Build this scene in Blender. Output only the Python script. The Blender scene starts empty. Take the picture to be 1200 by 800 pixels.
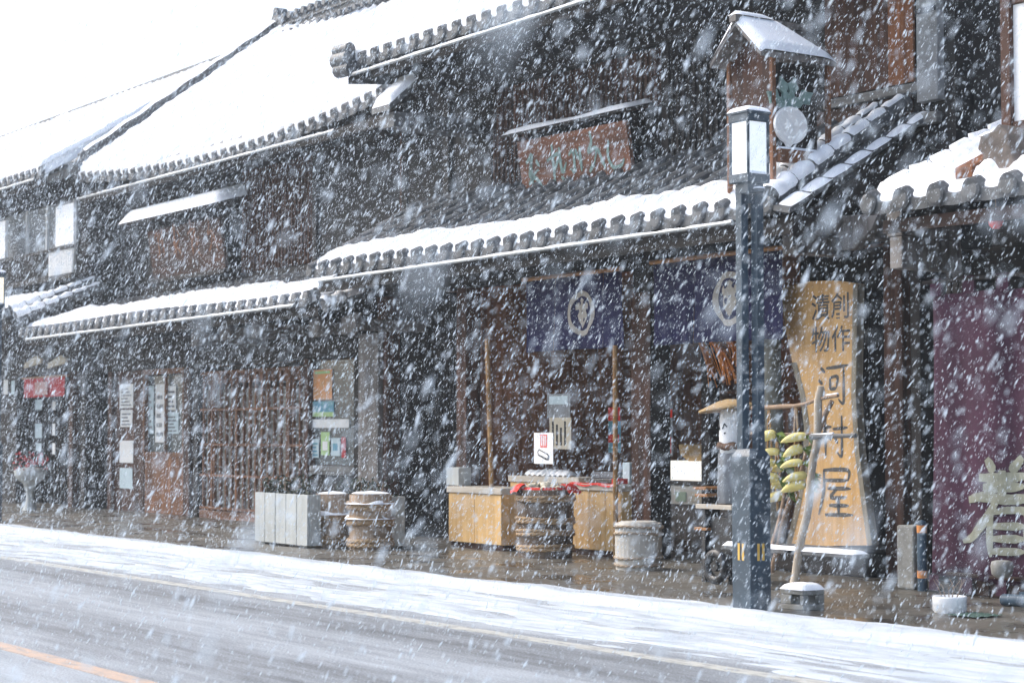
import bpy, math, random
import numpy as np
from mathutils import Vector, Matrix
random.seed(7); RNG = np.random.default_rng(11)
SC = bpy.context.scene
COL = SC.collection

# ------------------------------------------------------------------ camera
EYE = 1.55
F_PX, HOR, VPX = 2250.0, 507.0, -945.0          # focal length, horizon and street vanishing point (pixels of a 1200 x 800 frame)
PITCH = math.atan((HOR-400)/F_PX)
YAW = math.radians(34.445896)                   # angle between the optical axis and the street direction (-X)
FWD = Vector((-math.cos(YAW)*math.cos(PITCH), math.sin(YAW)*math.cos(PITCH), math.sin(PITCH)))
RGT = FWD.cross(Vector((0, 0, 1))).normalized()
UPV = RGT.cross(FWD)
EYEV = Vector((0, 0, EYE))
cam_d = bpy.data.cameras.new('camera'); cam = bpy.data.objects.new('camera', cam_d); COL.objects.link(cam)
cam_d.sensor_width = 36.0; cam_d.lens = 36.0*F_PX/1200.0
cam_d.clip_start = 0.05; cam_d.clip_end = 3000
cam_d.dof.use_dof = True; cam_d.dof.focus_distance = 18.0; cam_d.dof.aperture_fstop = 2.8
M3 = Matrix((RGT, UPV, -FWD)).transposed()
cam.matrix_world = Matrix.Translation(EYEV) @ M3.to_4x4()
SC.camera = cam

# ------------------------------------------------------------------ sky, sun, exposure
SUN_EL, SUN_AZ = math.radians(46), math.radians(240)     # azimuth measured clockwise from +Y
W = bpy.data.worlds.new('World'); SC.world = W; W.use_nodes = True
nt = W.node_tree; nt.nodes.clear()
wo = nt.nodes.new('ShaderNodeOutputWorld'); bg = nt.nodes.new('ShaderNodeBackground')
sky = nt.nodes.new('ShaderNodeTexSky'); sky.sky_type = 'NISHITA'; sky.sun_disc = False
sky.sun_elevation = SUN_EL; sky.sun_rotation = SUN_AZ
sky.air_density = 1.0; sky.dust_density = 4.0; sky.ozone_density = 1.0
hs = nt.nodes.new('ShaderNodeHueSaturation'); hs.inputs['Saturation'].default_value = 0.82
nt.links.new(sky.outputs[0], hs.inputs['Color']); nt.links.new(hs.outputs[0], bg.inputs[0])
bg.inputs[1].default_value = 0.15
nt.links.new(bg.outputs[0], wo.inputs[0])
sd = bpy.data.lights.new('sun', 'SUN'); sun = bpy.data.objects.new('sun', sd); COL.objects.link(sun)
sd.energy = 0.7; sd.angle = math.radians(40); sd.color = (1.0, 0.98, 0.95)
sdir = Vector((math.sin(SUN_AZ)*math.cos(SUN_EL), math.cos(SUN_AZ)*math.cos(SUN_EL), math.sin(SUN_EL)))
sun.rotation_euler = sdir.to_track_quat('Z', 'Y').to_euler(); sun.location = sdir*60
SC.view_settings.view_transform = 'Standard'; SC.view_settings.look = 'None'
SC.view_settings.exposure = 1.32; SC.view_settings.gamma = 1.0; SC.view_settings.use_curve_mapping = False
SC.cycles.use_denoising = True
SC.cycles.max_bounces = 6; SC.cycles.volume_bounces = 0
SC.cycles.sample_clamp_indirect = 4.0

# ------------------------------------------------------------------ helpers
def ray(px, py): return FWD*F_PX + RGT*(px-600) + UPV*(400-py)
def at(px, py, Y):                 # where the sight line of a photo point meets the plane y = Y
    r = ray(px, py); return EYEV + r*(Y/r.y)
def onx(px, py, X):
    r = ray(px, py); return EYEV + r*(X/r.x)
def ground(px, py, z=0.08):
    r = ray(px, py); return EYEV + r*((z-EYE)/r.z)

_perm = np.random.default_rng(3).random((256, 256))
def vnoise(x, y, seed=0):
    x = np.asarray(x, float)+seed*17.31; y = np.asarray(y, float)+seed*9.77
    xi = np.floor(x).astype(int); yi = np.floor(y).astype(int); xf = x-xi; yf = y-yi
    u = xf*xf*(3-2*xf); v = yf*yf*(3-2*yf)
    g = lambda a, b: _perm[a % 256, b % 256]
    return (g(xi, yi)*(1-u)+g(xi+1, yi)*u)*(1-v)+(g(xi, yi+1)*(1-u)+g(xi+1, yi+1)*u)*v
def fbm(x, y, seed=0, o=4):
    s = 0; a = 0.5; t = 0
    for k in range(o):
        s = s+a*vnoise(np.asarray(x)*2**k, np.asarray(y)*2**k, seed+k); t += a; a *= 0.5
    return s/t

def W0(o):
    v = Vector((0, 0, 0))
    while o is not None: v += Vector(o.location); o = o.parent
    return v

class MB:
    def __init__(s): s.v = []; s.f = []; s.m = []; s.s = []
    def add(s, vs, fs, m=0, smooth=False):
        b = len(s.v); s.v += [tuple(p) for p in vs]
        for f in fs: s.f.append(tuple(b+i for i in f)); s.m.append(m); s.s.append(smooth)
        return s
    def box(s, x0, x1, y0, y1, z0, z1, m=0):
        vs = [(x, y, z) for z in (z0, z1) for y in (y0, y1) for x in (x0, x1)]
        return s.add(vs, [(0, 2, 3, 1), (4, 5, 7, 6), (0, 1, 5, 4), (2, 6, 7, 3), (0, 4, 6, 2), (1, 3, 7, 5)], m)
    def obox(s, c, sx, sy, sz, R=None, m=0):
        R = R or Matrix.Identity(3); c = Vector(c)
        vs = [c + R @ Vector((x*sx/2, y*sy/2, z*sz/2)) for z in (-1, 1) for y in (-1, 1) for x in (-1, 1)]
        return s.add(vs, [(0, 2, 3, 1), (4, 5, 7, 6), (0, 1, 5, 4), (2, 6, 7, 3), (0, 4, 6, 2), (1, 3, 7, 5)], m)
    def tube(s, pts, rad, n=8, m=0, caps=True, smooth=True, jit=0):
        pts = [Vector(p) for p in pts]; k = len(pts)
        if not hasattr(rad, '__len__'): rad = [rad]*k
        vs = []; up = None
        for i, p in enumerate(pts):
            t = (pts[min(i+1, k-1)]-pts[max(i-1, 0)]).normalized()
            if up is None:
                up = Vector((0, 0, 1)) if abs(t.z) < .9 else Vector((1, 0, 0))
            a = t.cross(up).normalized(); b = t.cross(a).normalized(); up = -b if False else up
            for j in range(n):
                th = 2*math.pi*j/n; r = rad[i]*(1+random.uniform(-jit, jit))
                vs.append(p+a*math.cos(th)*r+b*math.sin(th)*r)
        fs = [(i*n+j, i*n+(j+1) % n, (i+1)*n+(j+1) % n, (i+1)*n+j) for i in range(k-1) for j in range(n)]
        s.add(vs, fs, m, smooth)
        if caps:
            s.add(vs[:n], [tuple(range(n))[::-1]], m); s.add(vs[-n:], [tuple(range(n))], m)
        return s
    def lathe(s, c, prof, n=28, m=0, smooth=True, capb=True, capt=True, wob=None, ax=None):
        vs = []
        for (r, z) in prof:
            for j in range(n):
                th = 2*math.pi*j/n; rr = r*(wob(th, z) if wob else 1)
                vs.append((c[0]+rr*math.cos(th), c[1]+rr*math.sin(th), c[2]+z))
        k = len(prof)
        s.add(vs, [(i*n+j, i*n+(j+1) % n, (i+1)*n+(j+1) % n, (i+1)*n+j) for i in range(k-1) for j in range(n)], m, smooth)
        if capb: s.add(vs[:n], [tuple(range(n))[::-1]], m)
        if capt: s.add(vs[-n:], [tuple(range(n))], m)
        return s
    def ring(s, c, R, r, n=32, k=6, m=0, tilt=(0, 0), wob=0.0, flat=1.0):
        vs = []; ph = random.random()*6
        for i in range(n):
            a = 2*math.pi*i/n
            for j in range(k):
                b = 2*math.pi*j/k; rr = R+r*flat*math.cos(b)
                x = rr*math.cos(a); y = rr*math.sin(a)
                vs.append((c[0]+x, c[1]+y, c[2]+r*math.sin(b)+tilt[0]*x+tilt[1]*y+wob*math.sin(5*a+ph)))
        return s.add(vs, [(i*k+j, ((i+1) % n)*k+j, ((i+1) % n)*k+(j+1) % k, i*k+(j+1) % k) for i in range(n) for j in range(k)], m, True)
    def grid(s, fn, nu, nv, m=0, smooth=True):
        vs = [fn(i/nu, j/nv) for j in range(nv+1) for i in range(nu+1)]
        return s.add(vs, [(j*(nu+1)+i, j*(nu+1)+i+1, (j+1)*(nu+1)+i+1, (j+1)*(nu+1)+i) for j in range(nv) for i in range(nu)], m, smooth)
    def arr(s, P, m=0, smooth=True):       # P: array (nv, nu, 3)
        nv, nu = P.shape[:2]
        return s.add(P.reshape(-1, 3).tolist(), [(j*nu+i, j*nu+i+1, (j+1)*nu+i+1, (j+1)*nu+i) for j in range(nv-1) for i in range(nu-1)], m, smooth)
    def prism(s, pts, O, A, B, th, m=0):   # 2-D outline in plane O + a*A + b*B, thickness th along A x B
        O, A, B = Vector(O), Vector(A), Vector(B); N = A.cross(B).normalized()*th; n = len(pts)
        f = [O+A*a+B*b for a, b in pts]
        vs = [p+N for p in f]+f
        return s.add(vs, [tuple(range(n)), tuple(range(2*n-1, n-1, -1))]+[(i, n+i, n+(i+1) % n, (i+1) % n) for i in range(n)], m)
    def brush(s, pts, w, O, A, B, m=0, sc=1.0, th=0.004):
        """a brush stroke: a tapering ribbon through 2-D points, standing th proud of its plane"""
        O, A, B = Vector(O), Vector(A), Vector(B); N = A.cross(B).normalized()*th
        P = []
        n = len(pts); q = [pts[0]]+list(pts)+[pts[-1]]
        for i in range(n-1):
            p0, p1, p2, p3 = [Vector((a[0], a[1])) for a in q[i:i+4]]
            for k in range(6):
                t = k/6
                P.append(0.5*((2*p1)+(p2-p0)*t+(2*p0-5*p1+4*p2-p3)*t*t+(3*p1-p0-3*p2+p3)*t*t*t))
        P.append(Vector((pts[-1][0], pts[-1][1])))
        k = len(P); vs = []
        for i, p in enumerate(P):
            t = (P[min(i+1, k-1)]-P[max(i-1, 0)])
            if t.length < 1e-6: t = Vector((1, 0))
            t.normalize(); u = i/(k-1)
            ww = w*(0.55+0.45*math.sin(min(1, u*1.5+.12)*math.pi*.55))*(1 if u < .7 else 1-(u-.7)/.3*.65)*random.uniform(.92, 1.08)
            nn = Vector((-t.y, t.x))*ww/2
            for r in (p+nn, p-nn): vs.append(O+A*(r.x*sc)+B*(r.y*sc)+N)
        return s.add(vs, [(2*i, 2*i+1, 2*i+3, 2*i+2) for i in range(k-1)], m)
    def text(s, body, size, O, A, B, m=0, off=0.0, th=0.004):
        c = bpy.data.curves.new('t', 'FONT'); c.body = body; c.size = size; c.align_x = 'CENTER'; c.align_y = 'CENTER'; c.offset = off
        c.resolution_u = 3; c.space_line = 0.95
        o = bpy.data.objects.new('t', c); COL.objects.link(o)
        dg = bpy.context.evaluated_depsgraph_get(); dg.update()
        me = bpy.data.meshes.new_from_object(o.evaluated_get(dg))
        O, A, B = Vector(O), Vector(A), Vector(B); N = A.cross(B).normalized()*th
        s.add([O+A*v.co.x+B*v.co.y+N for v in me.vertices], [tuple(p.vertices) for p in me.polygons], m)
        bpy.data.objects.remove(o); bpy.data.curves.remove(c); bpy.data.meshes.remove(me)
        return s
    def build(s, name, mats, parent=None, bevel=0, **tags):
        if not isinstance(mats, (list, tuple)): mats = [mats]
        o0 = W0(parent) if parent else Vector((0, 0, 0))
        me = bpy.data.meshes.new(name)
        me.from_pydata([(p[0]-o0.x, p[1]-o0.y, p[2]-o0.z) for p in s.v], [], s.f)
        for mm in mats: me.materials.append(mm)
        me.polygons.foreach_set('material_index', s.m); me.polygons.foreach_set('use_smooth', s.s)
        me.update()
        o = bpy.data.objects.new(name, me); COL.objects.link(o)
        if parent: o.parent = parent
        if bevel:
            b = o.modifiers.new('bevel', 'BEVEL'); b.width = bevel; b.segments = 2; b.limit_method = 'ANGLE'; b.angle_limit = math.radians(50)
        for k, v in tags.items(): o[k] = v
        return o

def recentre(o):
    """put a single-mesh thing's origin at its base"""
    me = o.data; co = np.empty(len(me.vertices)*3); me.vertices.foreach_get('co', co); co = co.reshape(-1, 3)
    c = (co.min(0)+co.max(0))/2; c[2] = co[:, 2].min(); co -= c
    me.vertices.foreach_set('co', co.ravel()); me.update(); o.location = c
    return o
def thing(name, label, cat, loc=(0, 0, 0), group=None):
    o = bpy.data.objects.new(name, None); COL.objects.link(o); o.location = loc; o.empty_display_size = .2
    o['label'] = label; o['category'] = cat
    if group: o['group'] = group
    return o
def tag(o, label, cat, group=None):
    o['label'] = label; o['category'] = cat
    if group: o['group'] = group
    return recentre(o)
def struct(o, kind='structure'): o['kind'] = kind; return o
def copy_tree(o, parent=None):
    c = o.copy(); COL.objects.link(c)
    if parent: c.parent = parent
    for ch in list(o.children): copy_tree(ch, c)
    return c

# ------------------------------------------------------------------ materials
def _base(name, rough=.7, spec=.3, metal=0):
    m = bpy.data.materials.new(name); m.use_nodes = True; n = m.node_tree; b = n.nodes['Principled BSDF']
    b.inputs['Roughness'].default_value = rough; b.inputs['Metallic'].default_value = metal
    b.inputs['Specular IOR Level'].default_value = spec
    return m, n, b
def mat(name, c1, c2=None, scale=4, stretch=(1, 1, 1), rough=.7, bump=.15, spec=.3, metal=0, detail=6, lo=.3, hi=.7, dist=.02, blotch=0):
    """two-tone procedural surface; stretch squeezes the noise along an axis (grain)"""
    m, n, b = _base(name, rough, spec, metal)
    c2 = c2 or tuple(x*.72 for x in c1)
    tc = n.nodes.new('ShaderNodeTexCoord'); mp = n.nodes.new('ShaderNodeMapping'); mp.inputs['Scale'].default_value = stretch
    no = n.nodes.new('ShaderNodeTexNoise'); no.inputs['Scale'].default_value = scale; no.inputs['Detail'].default_value = detail; no.inputs['Roughness'].default_value = .62
    cr = n.nodes.new('ShaderNodeValToRGB'); cr.color_ramp.elements[0].position = lo; cr.color_ramp.elements[1].position = hi
    cr.color_ramp.elements[0].color = (*c2, 1); cr.color_ramp.elements[1].color = (*c1, 1)
    L = n.links.new
    L(tc.outputs['Object'], mp.inputs[0]); L(mp.outputs[0], no.inputs[0]); L(no.outputs[0], cr.inputs[0])
    out = cr.outputs[0]
    if blotch:
        n2 = n.nodes.new('ShaderNodeTexNoise'); n2.inputs['Scale'].default_value = 1.3; n2.inputs['Detail'].default_value = 5
        L(tc.outputs['Object'], n2.inputs[0])
        r2 = n.nodes.new('ShaderNodeMapRange'); r2.inputs[1].default_value = .35; r2.inputs[2].default_value = .65; r2.inputs[3].default_value = 1-blotch; r2.inputs[4].default_value = 1+blotch*.5
        L(n2.outputs[0], r2.inputs[0])
        mx = n.nodes.new('ShaderNodeMix'); mx.data_type = 'RGBA'; mx.blend_type = 'MULTIPLY'; mx.inputs[0].default_value = 1
        L(out, mx.inputs[6]); L(r2.outputs[0], mx.inputs[7]); out = mx.outputs[2]
    L(out, b.inputs['Base Color'])
    if bump:
        bp = n.nodes.new('ShaderNodeBump'); bp.inputs['Strength'].default_value = bump; bp.inputs['Distance'].default_value = dist
        L(no.outputs[0], bp.inputs['Height']); L(bp.outputs[0], b.inputs['Normal'])
    return m
def wood(name, c1, c2, axis='Z', rough=.72, s=5, bump=.25, blotch=.35):
    st = {'X': (.12, 2.2, 2.2), 'Y': (2.2, .12, 2.2), 'Z': (2.2, 2.2, .12)}[axis]
    return mat(name, c1, c2, s, st, rough, bump, blotch=blotch, lo=.35, hi=.68)
def glass(name, tint=(.35, .4, .42), rough=.06):
    m, n, b = _base(name, rough, .6); b.inputs['Base Color'].default_value = (*tint, 1)
    b.inputs['Transmission Weight'].default_value = .0; b.inputs['Alpha'].default_value = .38
    return m

SNOW = mat('fresh_snow', (.9, .92, .95), (.84, .87, .92), 9, rough=.85, bump=.25, spec=.2, dist=.015)
SNOWT = mat('thin_wet_snow', (.55, .60, .65), (.30, .335, .37), 4, (.3, 1.8, 1), rough=.7, bump=.3, spec=.3, dist=.01)
DARKW = wood('charred_dark_timber', (.028, .023, .021), (.009, .008, .008), 'Z')
DARKX = wood('charred_dark_beam', (.028, .023, .021), (.009, .008, .008), 'X')
DARKY = wood('charred_dark_rafter', (.028, .023, .021), (.009, .008, .008), 'Y')
BROWN = wood('red_brown_timber', (.11, .048, .028), (.035, .017, .012), 'Z')
BROWNX = wood('red_brown_rail', (.085, .04, .026), (.028, .015, .011), 'X')
ORANGEW = wood('orange_brown_board', (.30, .12, .05), (.11, .045, .022), 'Z')
LATT = wood('lattice_wood', (.27, .125, .06), (.12, .055, .03), 'Z')
LATTX = wood('lattice_rail_wood', (.27, .125, .06), (.12, .055, .03), 'X')
GREYW = wood('silvered_grey_timber', (.24, .225, .21), (.11, .1, .095), 'Z')
GREYX = wood('silvered_grey_beam', (.22, .225, .22), (.1, .1, .1), 'X')
PALEW = wood('pale_new_wood', (.74, .50, .23), (.54, .34, .14), 'Z', rough=.55, blotch=.28, bump=.12)
PALEX = wood('pale_grey_trim', (.55, .5, .42), (.4, .36, .3), 'X', rough=.6, blotch=.15)
SLAB = wood('golden_slab_wood', (.74, .46, .19), (.50, .29, .11), 'Z', rough=.5, s=4, blotch=.25)
BARKED = wood('grey_slab_edge', (.34, .3, .23), (.18, .16, .12), 'Z')
BAMBOO = wood('bamboo_pole', (.5, .3, .12), (.3, .16, .06), 'Z', rough=.45, blotch=.3)
BAMBX = wood('bamboo_rod', (.48, .24, .09), (.26, .12, .045), 'X', rough=.45, blotch=.3)
LOG = mat('grey_bark', (.3, .29, .24), (.15, .15, .12), 6, (1, 1, .3), .85, .5, blotch=.3)
BRANCH = mat('bare_branch', (.34, .24, .16), (.19, .13, .09), 9, (1, 1, 1), .8, .5, blotch=.3)
TILE = mat('grey_roof_tile', (.13, .14, .15), (.06, .065, .07), 7, rough=.5, bump=.2, spec=.5, blotch=.4)
PLASTER = mat('blackened_plaster', (.022, .022, .023), (.011, .011, .012), 3, rough=.75, bump=.15, blotch=.3)
GREYPL = mat('grey_weathered_plaster', (.33, .35, .36), (.2, .21, .22), 3, (1, 1, .3), .8, .2, blotch=.25)
INDIGO = mat('indigo_cloth', (.030, .029, .098), (.02, .02, .062), 40, rough=.9, bump=.2, blotch=.2, dist=.004)
PURPLE = mat('plum_cloth', (.060, .022, .045), (.04, .015, .03), 30, rough=.9, bump=.2, blotch=.25, dist=.004)
CREST = mat('undyed_cloth_print', (.48, .45, .4), (.38, .35, .31), 30, rough=.9, bump=.1, dist=.003)
SCRIPT = mat('greenish_print', (.27, .28, .22), (.18, .19, .15), 12, rough=.9, bump=.1, dist=.003)
REDC = mat('red_cloth', (.68, .05, .035), (.5, .03, .02), 20, rough=.8, bump=.2)
REDFADE = mat('faded_red_cloth', (.5, .06, .07), (.36, .045, .05), 14, rough=.9, bump=.2)
PINKC = mat('pink_patch_cloth', (.55, .36, .33), (.45, .28, .26), 14, rough=.9, bump=.1)
INK = mat('sumi_ink', (.03, .033, .04), (.012, .013, .016), 20, rough=.5, bump=.05)
FADEINK = mat('faded_ink', (.13, .12, .11), (.05, .05, .052), 30, rough=.6, bump=.05)
PLAQ = wood('faded_red_plaque', (.24, .105, .06), (.10, .045, .028), 'X')
TEAL = mat('verdigris_paint', (.22, .33, .31), (.12, .19, .18), 12, rough=.7, bump=.2)
WHITEP = mat('white_paint', (.82, .83, .83), (.72, .74, .75), 5, rough=.55, bump=.08)
PAPER = mat('white_paper', (.8, .81, .8), (.72, .73, .72), 5, rough=.8, bump=.03)
PAPERB = mat('bluish_paper', (.55, .66, .7), (.46, .58, .62), 6, rough=.8, bump=.03)
CREAMP = mat('cream_paper', (.58, .53, .42), (.48, .43, .33), 6, rough=.8, bump=.03)
GREENP = mat('green_print', (.34, .52, .2), (.42, .6, .32), 6, rough=.6, bump=.02)
BLUEP = mat('blue_print', (.16, .36, .6), (.1, .3, .28), 7, rough=.6, bump=.02)
ORP = mat('orange_print', (.75, .28, .07), (.55, .36, .2), 6, rough=.6, bump=.02)
REDP = mat('red_print', (.72, .16, .14), (.65, .12, .1), 6, rough=.7, bump=.02)
POSTM = mat('blue_grey_painted_steel', (.052, .082, .112), (.032, .052, .072), 6, rough=.42, bump=.06, spec=.5, blotch=.25)
GOLD = mat('yellow_reflector', (.75, .5, .14), (.6, .36, .08), 8, rough=.3, bump=.05)
OPAL = mat('opal_lamp_pane', (.85, .88, .92), (.78, .82, .88), 3, rough=.25, bump=.02, spec=.5)
CONCR = mat('concrete', (.34, .34, .32), (.22, .22, .2), 14, rough=.85, bump=.3, blotch=.3)
KERBM = mat('wet_kerb_stone', (.11, .11, .108), (.055, .055, .055), 10, rough=.5, bump=.25, blotch=.4)
WHITEBOX = mat('grey_white_board', (.5, .52, .5), (.38, .4, .385), 6, (1.5, 1.5, .2), .7, .15, blotch=.2)
HOOP = mat('straw_hoop', (.52, .37, .21), (.28, .18, .1), 30, rough=.8, bump=.6, blotch=.3)
STAVE = mat('barrel_staves', (.2, .145, .1), (.07, .05, .037), 14, (1, 1, .12), .75, .4, blotch=.4)
STAVEL = mat('pale_barrel_staves', (.46, .35, .25), (.22, .16, .11), 14, (1, 1, .12), .75, .4, blotch=.35)
WRAPPED = mat('white_wrapped_tub', (.55, .53, .48), (.42, .4, .36), 8, (1, 1, .4), .6, .2, blotch=.2)
WRAPHOOP = mat('pale_hoop', (.42, .34, .25), (.27, .21, .15), 20, rough=.8, bump=.4)
RADISH = mat('yellow_dried_radish', (.70, .63, .27), (.6, .5, .16), 6, rough=.5, bump=.2)
LEAF = mat('radish_leaves', (.2, .27, .06), (.1, .16, .04), 10, rough=.7, bump=.2)
DKLEAF = mat('dark_evergreen_leaves', (.045, .06, .035), (.02, .03, .02), 10, rough=.6, bump=.2)
STRAW = mat('straw', (.42, .30, .15), (.27, .18, .085), 30, rough=.8, bump=.5)
ROPE = mat('straw_rope', (.42, .28, .14), (.26, .16, .08), 60, rough=.9, bump=.6)
STRAWOR = mat('orange_straw', (.80, .32, .09), (.55, .2, .05), 30, rough=.8, bump=.4)
GREYCL = mat('grey_wrapped_cloth', (.2, .22, .24), (.11, .12, .135), 8, (1, 1, .3), .85, .4)
SCARF = mat('brown_scarf', (.16, .1, .07), (.08, .05, .035), 20, rough=.9, bump=.4)
BLACKP = mat('black_plastic', (.02, .02, .022), (.012, .012, .013), 8, rough=.4, bump=.05, spec=.5)
BLUEPL = mat('blue_post_paint', (.06, .1, .14), (.035, .06, .09), 6, rough=.5, bump=.1)
ORBAND = mat('orange_band', (.7, .3, .1), (.55, .22, .07), 8, rough=.4, bump=.05)
GREENMAT = mat('green_mesh_mat', (.07, .12, .10), (.04, .08, .065), 30, rough=.8, bump=.4)
CREAMLIT = mat('cream_lamp_pane', (.85, .8, .66), (.8, .74, .6), 3, rough=.3, bump=.02)
STONEBLK = mat('dark_weathered_stone', (.2, .17, .15), (.1, .085, .075), 8, rough=.85, bump=.5, blotch=.4)
FOOD = mat('pickle_heap', (.72, .66, .52), (.5, .45, .33), 24, rough=.6, bump=.5)
SHELFW = wood('interior_shelf_wood', (.36, .19, .10), (.18, .09, .05), 'X')
INTW = wood('interior_wall_boards', (.42, .18, .08), (.2, .085, .042), 'Z')  # warm glow of the room is put into this orange-red board colour
FLOORI = mat('interior_floor', (.12, .1, .085), (.07, .06, .05), 4, rough=.5, bump=.1, blotch=.3)
CASE = mat('display_case_white', (.62, .6, .54), (.52, .5, .44), 5, rough=.45, bump=.03)
PALEGREEN = mat('pale_green_tray', (.4, .5, .38), (.32, .42, .3), 8, rough=.5, bump=.1)
GLASS = glass('window_glass', (.25, .3, .32))
PANEWH = mat('frosted_pane', (.46, .5, .52), (.38, .42, .44), 4, rough=.35, bump=.02)
SCREEN = mat('dim_paper_screen', (.26, .25, .22), (.12, .115, .10), 2.2, (1, 1, .6), .5, .05)
METAL = mat('aluminium_frame', (.35, .37, .38), (.25, .27, .28), 8, rough=.4, metal=.6, bump=.05)
FLAKE, fnt, fb = _base('falling_snow_flake', .8, .1)
fnt.nodes.remove(fb)
_d = fnt.nodes.new('ShaderNodeBsdfDiffuse'); _d.inputs[0].default_value = (.68, .77, .85, 1)
_t = fnt.nodes.new('ShaderNodeBsdfTranslucent'); _t.inputs[0].default_value = (.80, .88, .95, 1)
_m = fnt.nodes.new('ShaderNodeMixShader'); _m.inputs[0].default_value = .5
fnt.links.new(_d.outputs[0], _m.inputs[1]); fnt.links.new(_t.outputs[0], _m.inputs[2]); _x = fnt.nodes.new('ShaderNodeBsdfTransparent'); _n = fnt.nodes.new('ShaderNodeMixShader'); _n.inputs[0].default_value = .36
fnt.links.new(_m.outputs[0], _n.inputs[1]); fnt.links.new(_x.outputs[0], _n.inputs[2]); fnt.links.new(_n.outputs[0], fnt.nodes['Material Output'].inputs[0])
HILLM = mat('wooded_hill', (.10, .12, .10), (.05, .065, .055), .05, rough=.9, bump=0)

def lit(m, col, st):
    b = m.node_tree.nodes['Principled BSDF']; b.inputs['Emission Color'].default_value = (*col, 1); b.inputs['Emission Strength'].default_value = st
lit(OPAL, (.86, .92, 1), .22); lit(CREAMLIT, (1, .88, .65), .35)
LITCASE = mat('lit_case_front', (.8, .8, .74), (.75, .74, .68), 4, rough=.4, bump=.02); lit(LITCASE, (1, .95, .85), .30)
PALEBR = mat('pale_driftwood', (.5, .44, .36), (.3, .25, .19), 8, (1, 1, .4), .8, .4, blotch=.3)
def mat_road():
    m, n, b = _base('wet_asphalt', .3, .35); L = n.links.new
    g = n.nodes.new('ShaderNodeNewGeometry'); sp = n.nodes.new('ShaderNodeSeparateXYZ'); L(g.outputs['Position'], sp.inputs[0])
    def noise(scale, st, det=5):
        mp = n.nodes.new('ShaderNodeMapping'); mp.inputs['Scale'].default_value = st; L(g.outputs['Position'], mp.inputs[0])
        no = n.nodes.new('ShaderNodeTexNoise'); no.inputs['Scale'].default_value = scale; no.inputs['Detail'].default_value = det; no.inputs['Roughness'].default_value = .65
        L(mp.outputs[0], no.inputs[0]); return no.outputs[0]
    def ramp(fac, stops):
        r = n.nodes.new('ShaderNodeValToRGB'); e = r.color_ramp.elements
        while len(e) < len(stops): e.new(.5)
        for k, (p, c) in enumerate(stops): e[k].position = p; e[k].color = (c, c, c, 1) if not hasattr(c, '__len__') else (*c, 1)
        L(fac, r.inputs[0]); return r.outputs[0]
    def math_(op, a, b2=None, c=None):
        q = n.nodes.new('ShaderNodeMath'); q.operation = op; q.use_clamp = False
        for k, v in enumerate((a, b2, c)):
            if v is None: continue
            if isinstance(v, (int, float)): q.inputs[k].default_value = v
            else: L(v, q.inputs[k])
        return q.outputs[0]
    fine = noise(60, (1, 1, 1), 3)
    asp = ramp(noise(9, (.25, 1, 1)), [(.3, (.05, .053, .056)), (.7, (.095, .1, .104))])
    # slush amount across the street: tyre tracks bare, slush between and beyond them (position across the street 0..12 m)
    yn = math_('DIVIDE', sp.outputs[1], 12.0)
    wob = math_('MULTIPLY_ADD', noise(.35, (.25, 1, 1), 3), .05, -.025)
    prof = ramp(math_('ADD', yn, wob), [(0, .52), (.30, .58), (.385, .60), (.43, .50), (.475, .42), (.52, .44), (.555, .58), (.60, .56), (.64, .40), (.685, .47), (.72, .60), (.80, .64)])
    streak = noise(3.2, (.16, 1.6, 1), 7)
    slush = math_('ADD', prof, math_('MULTIPLY_ADD', streak, .7, -.35))
    slush = math_('ADD', slush, math_('MULTIPLY_ADD', fine, .95, -.475))
    fac = ramp(slush, [(.26, 0.0), (.85, .56)])
    mx = n.nodes.new('ShaderNodeMix'); mx.data_type = 'RGBA'; L(fac, mx.inputs[0]); L(asp, mx.inputs[6]); mx.inputs[7].default_value = (.74, .81, .88, 1)
    L(mx.outputs[2], b.inputs['Base Color'])
    rr = n.nodes.new('ShaderNodeMapRange'); rr.inputs[3].default_value = .5; rr.inputs[4].default_value = .75; L(fac, rr.inputs[0]); L(rr.outputs[0], b.inputs['Roughness'])
    bp = n.nodes.new('ShaderNodeBump'); bp.inputs['Strength'].default_value = .35; bp.inputs['Distance'].default_value = .02
    L(math_('ADD', fine, slush), bp.inputs['Height']); L(bp.outputs[0], b.inputs['Normal'])
    return m
ROAD = mat_road()
WLINE = mat('worn_white_line', (.44, .44, .40), (.20, .205, .21), 16, (.3, 1, 1), .6, .2, lo=.32, hi=.55)
OLINE = mat('worn_orange_line', (.44, .32, .24), (.26, .25, .24), 16, (.3, 1, 1), .6, .2, lo=.32, hi=.55)
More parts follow.
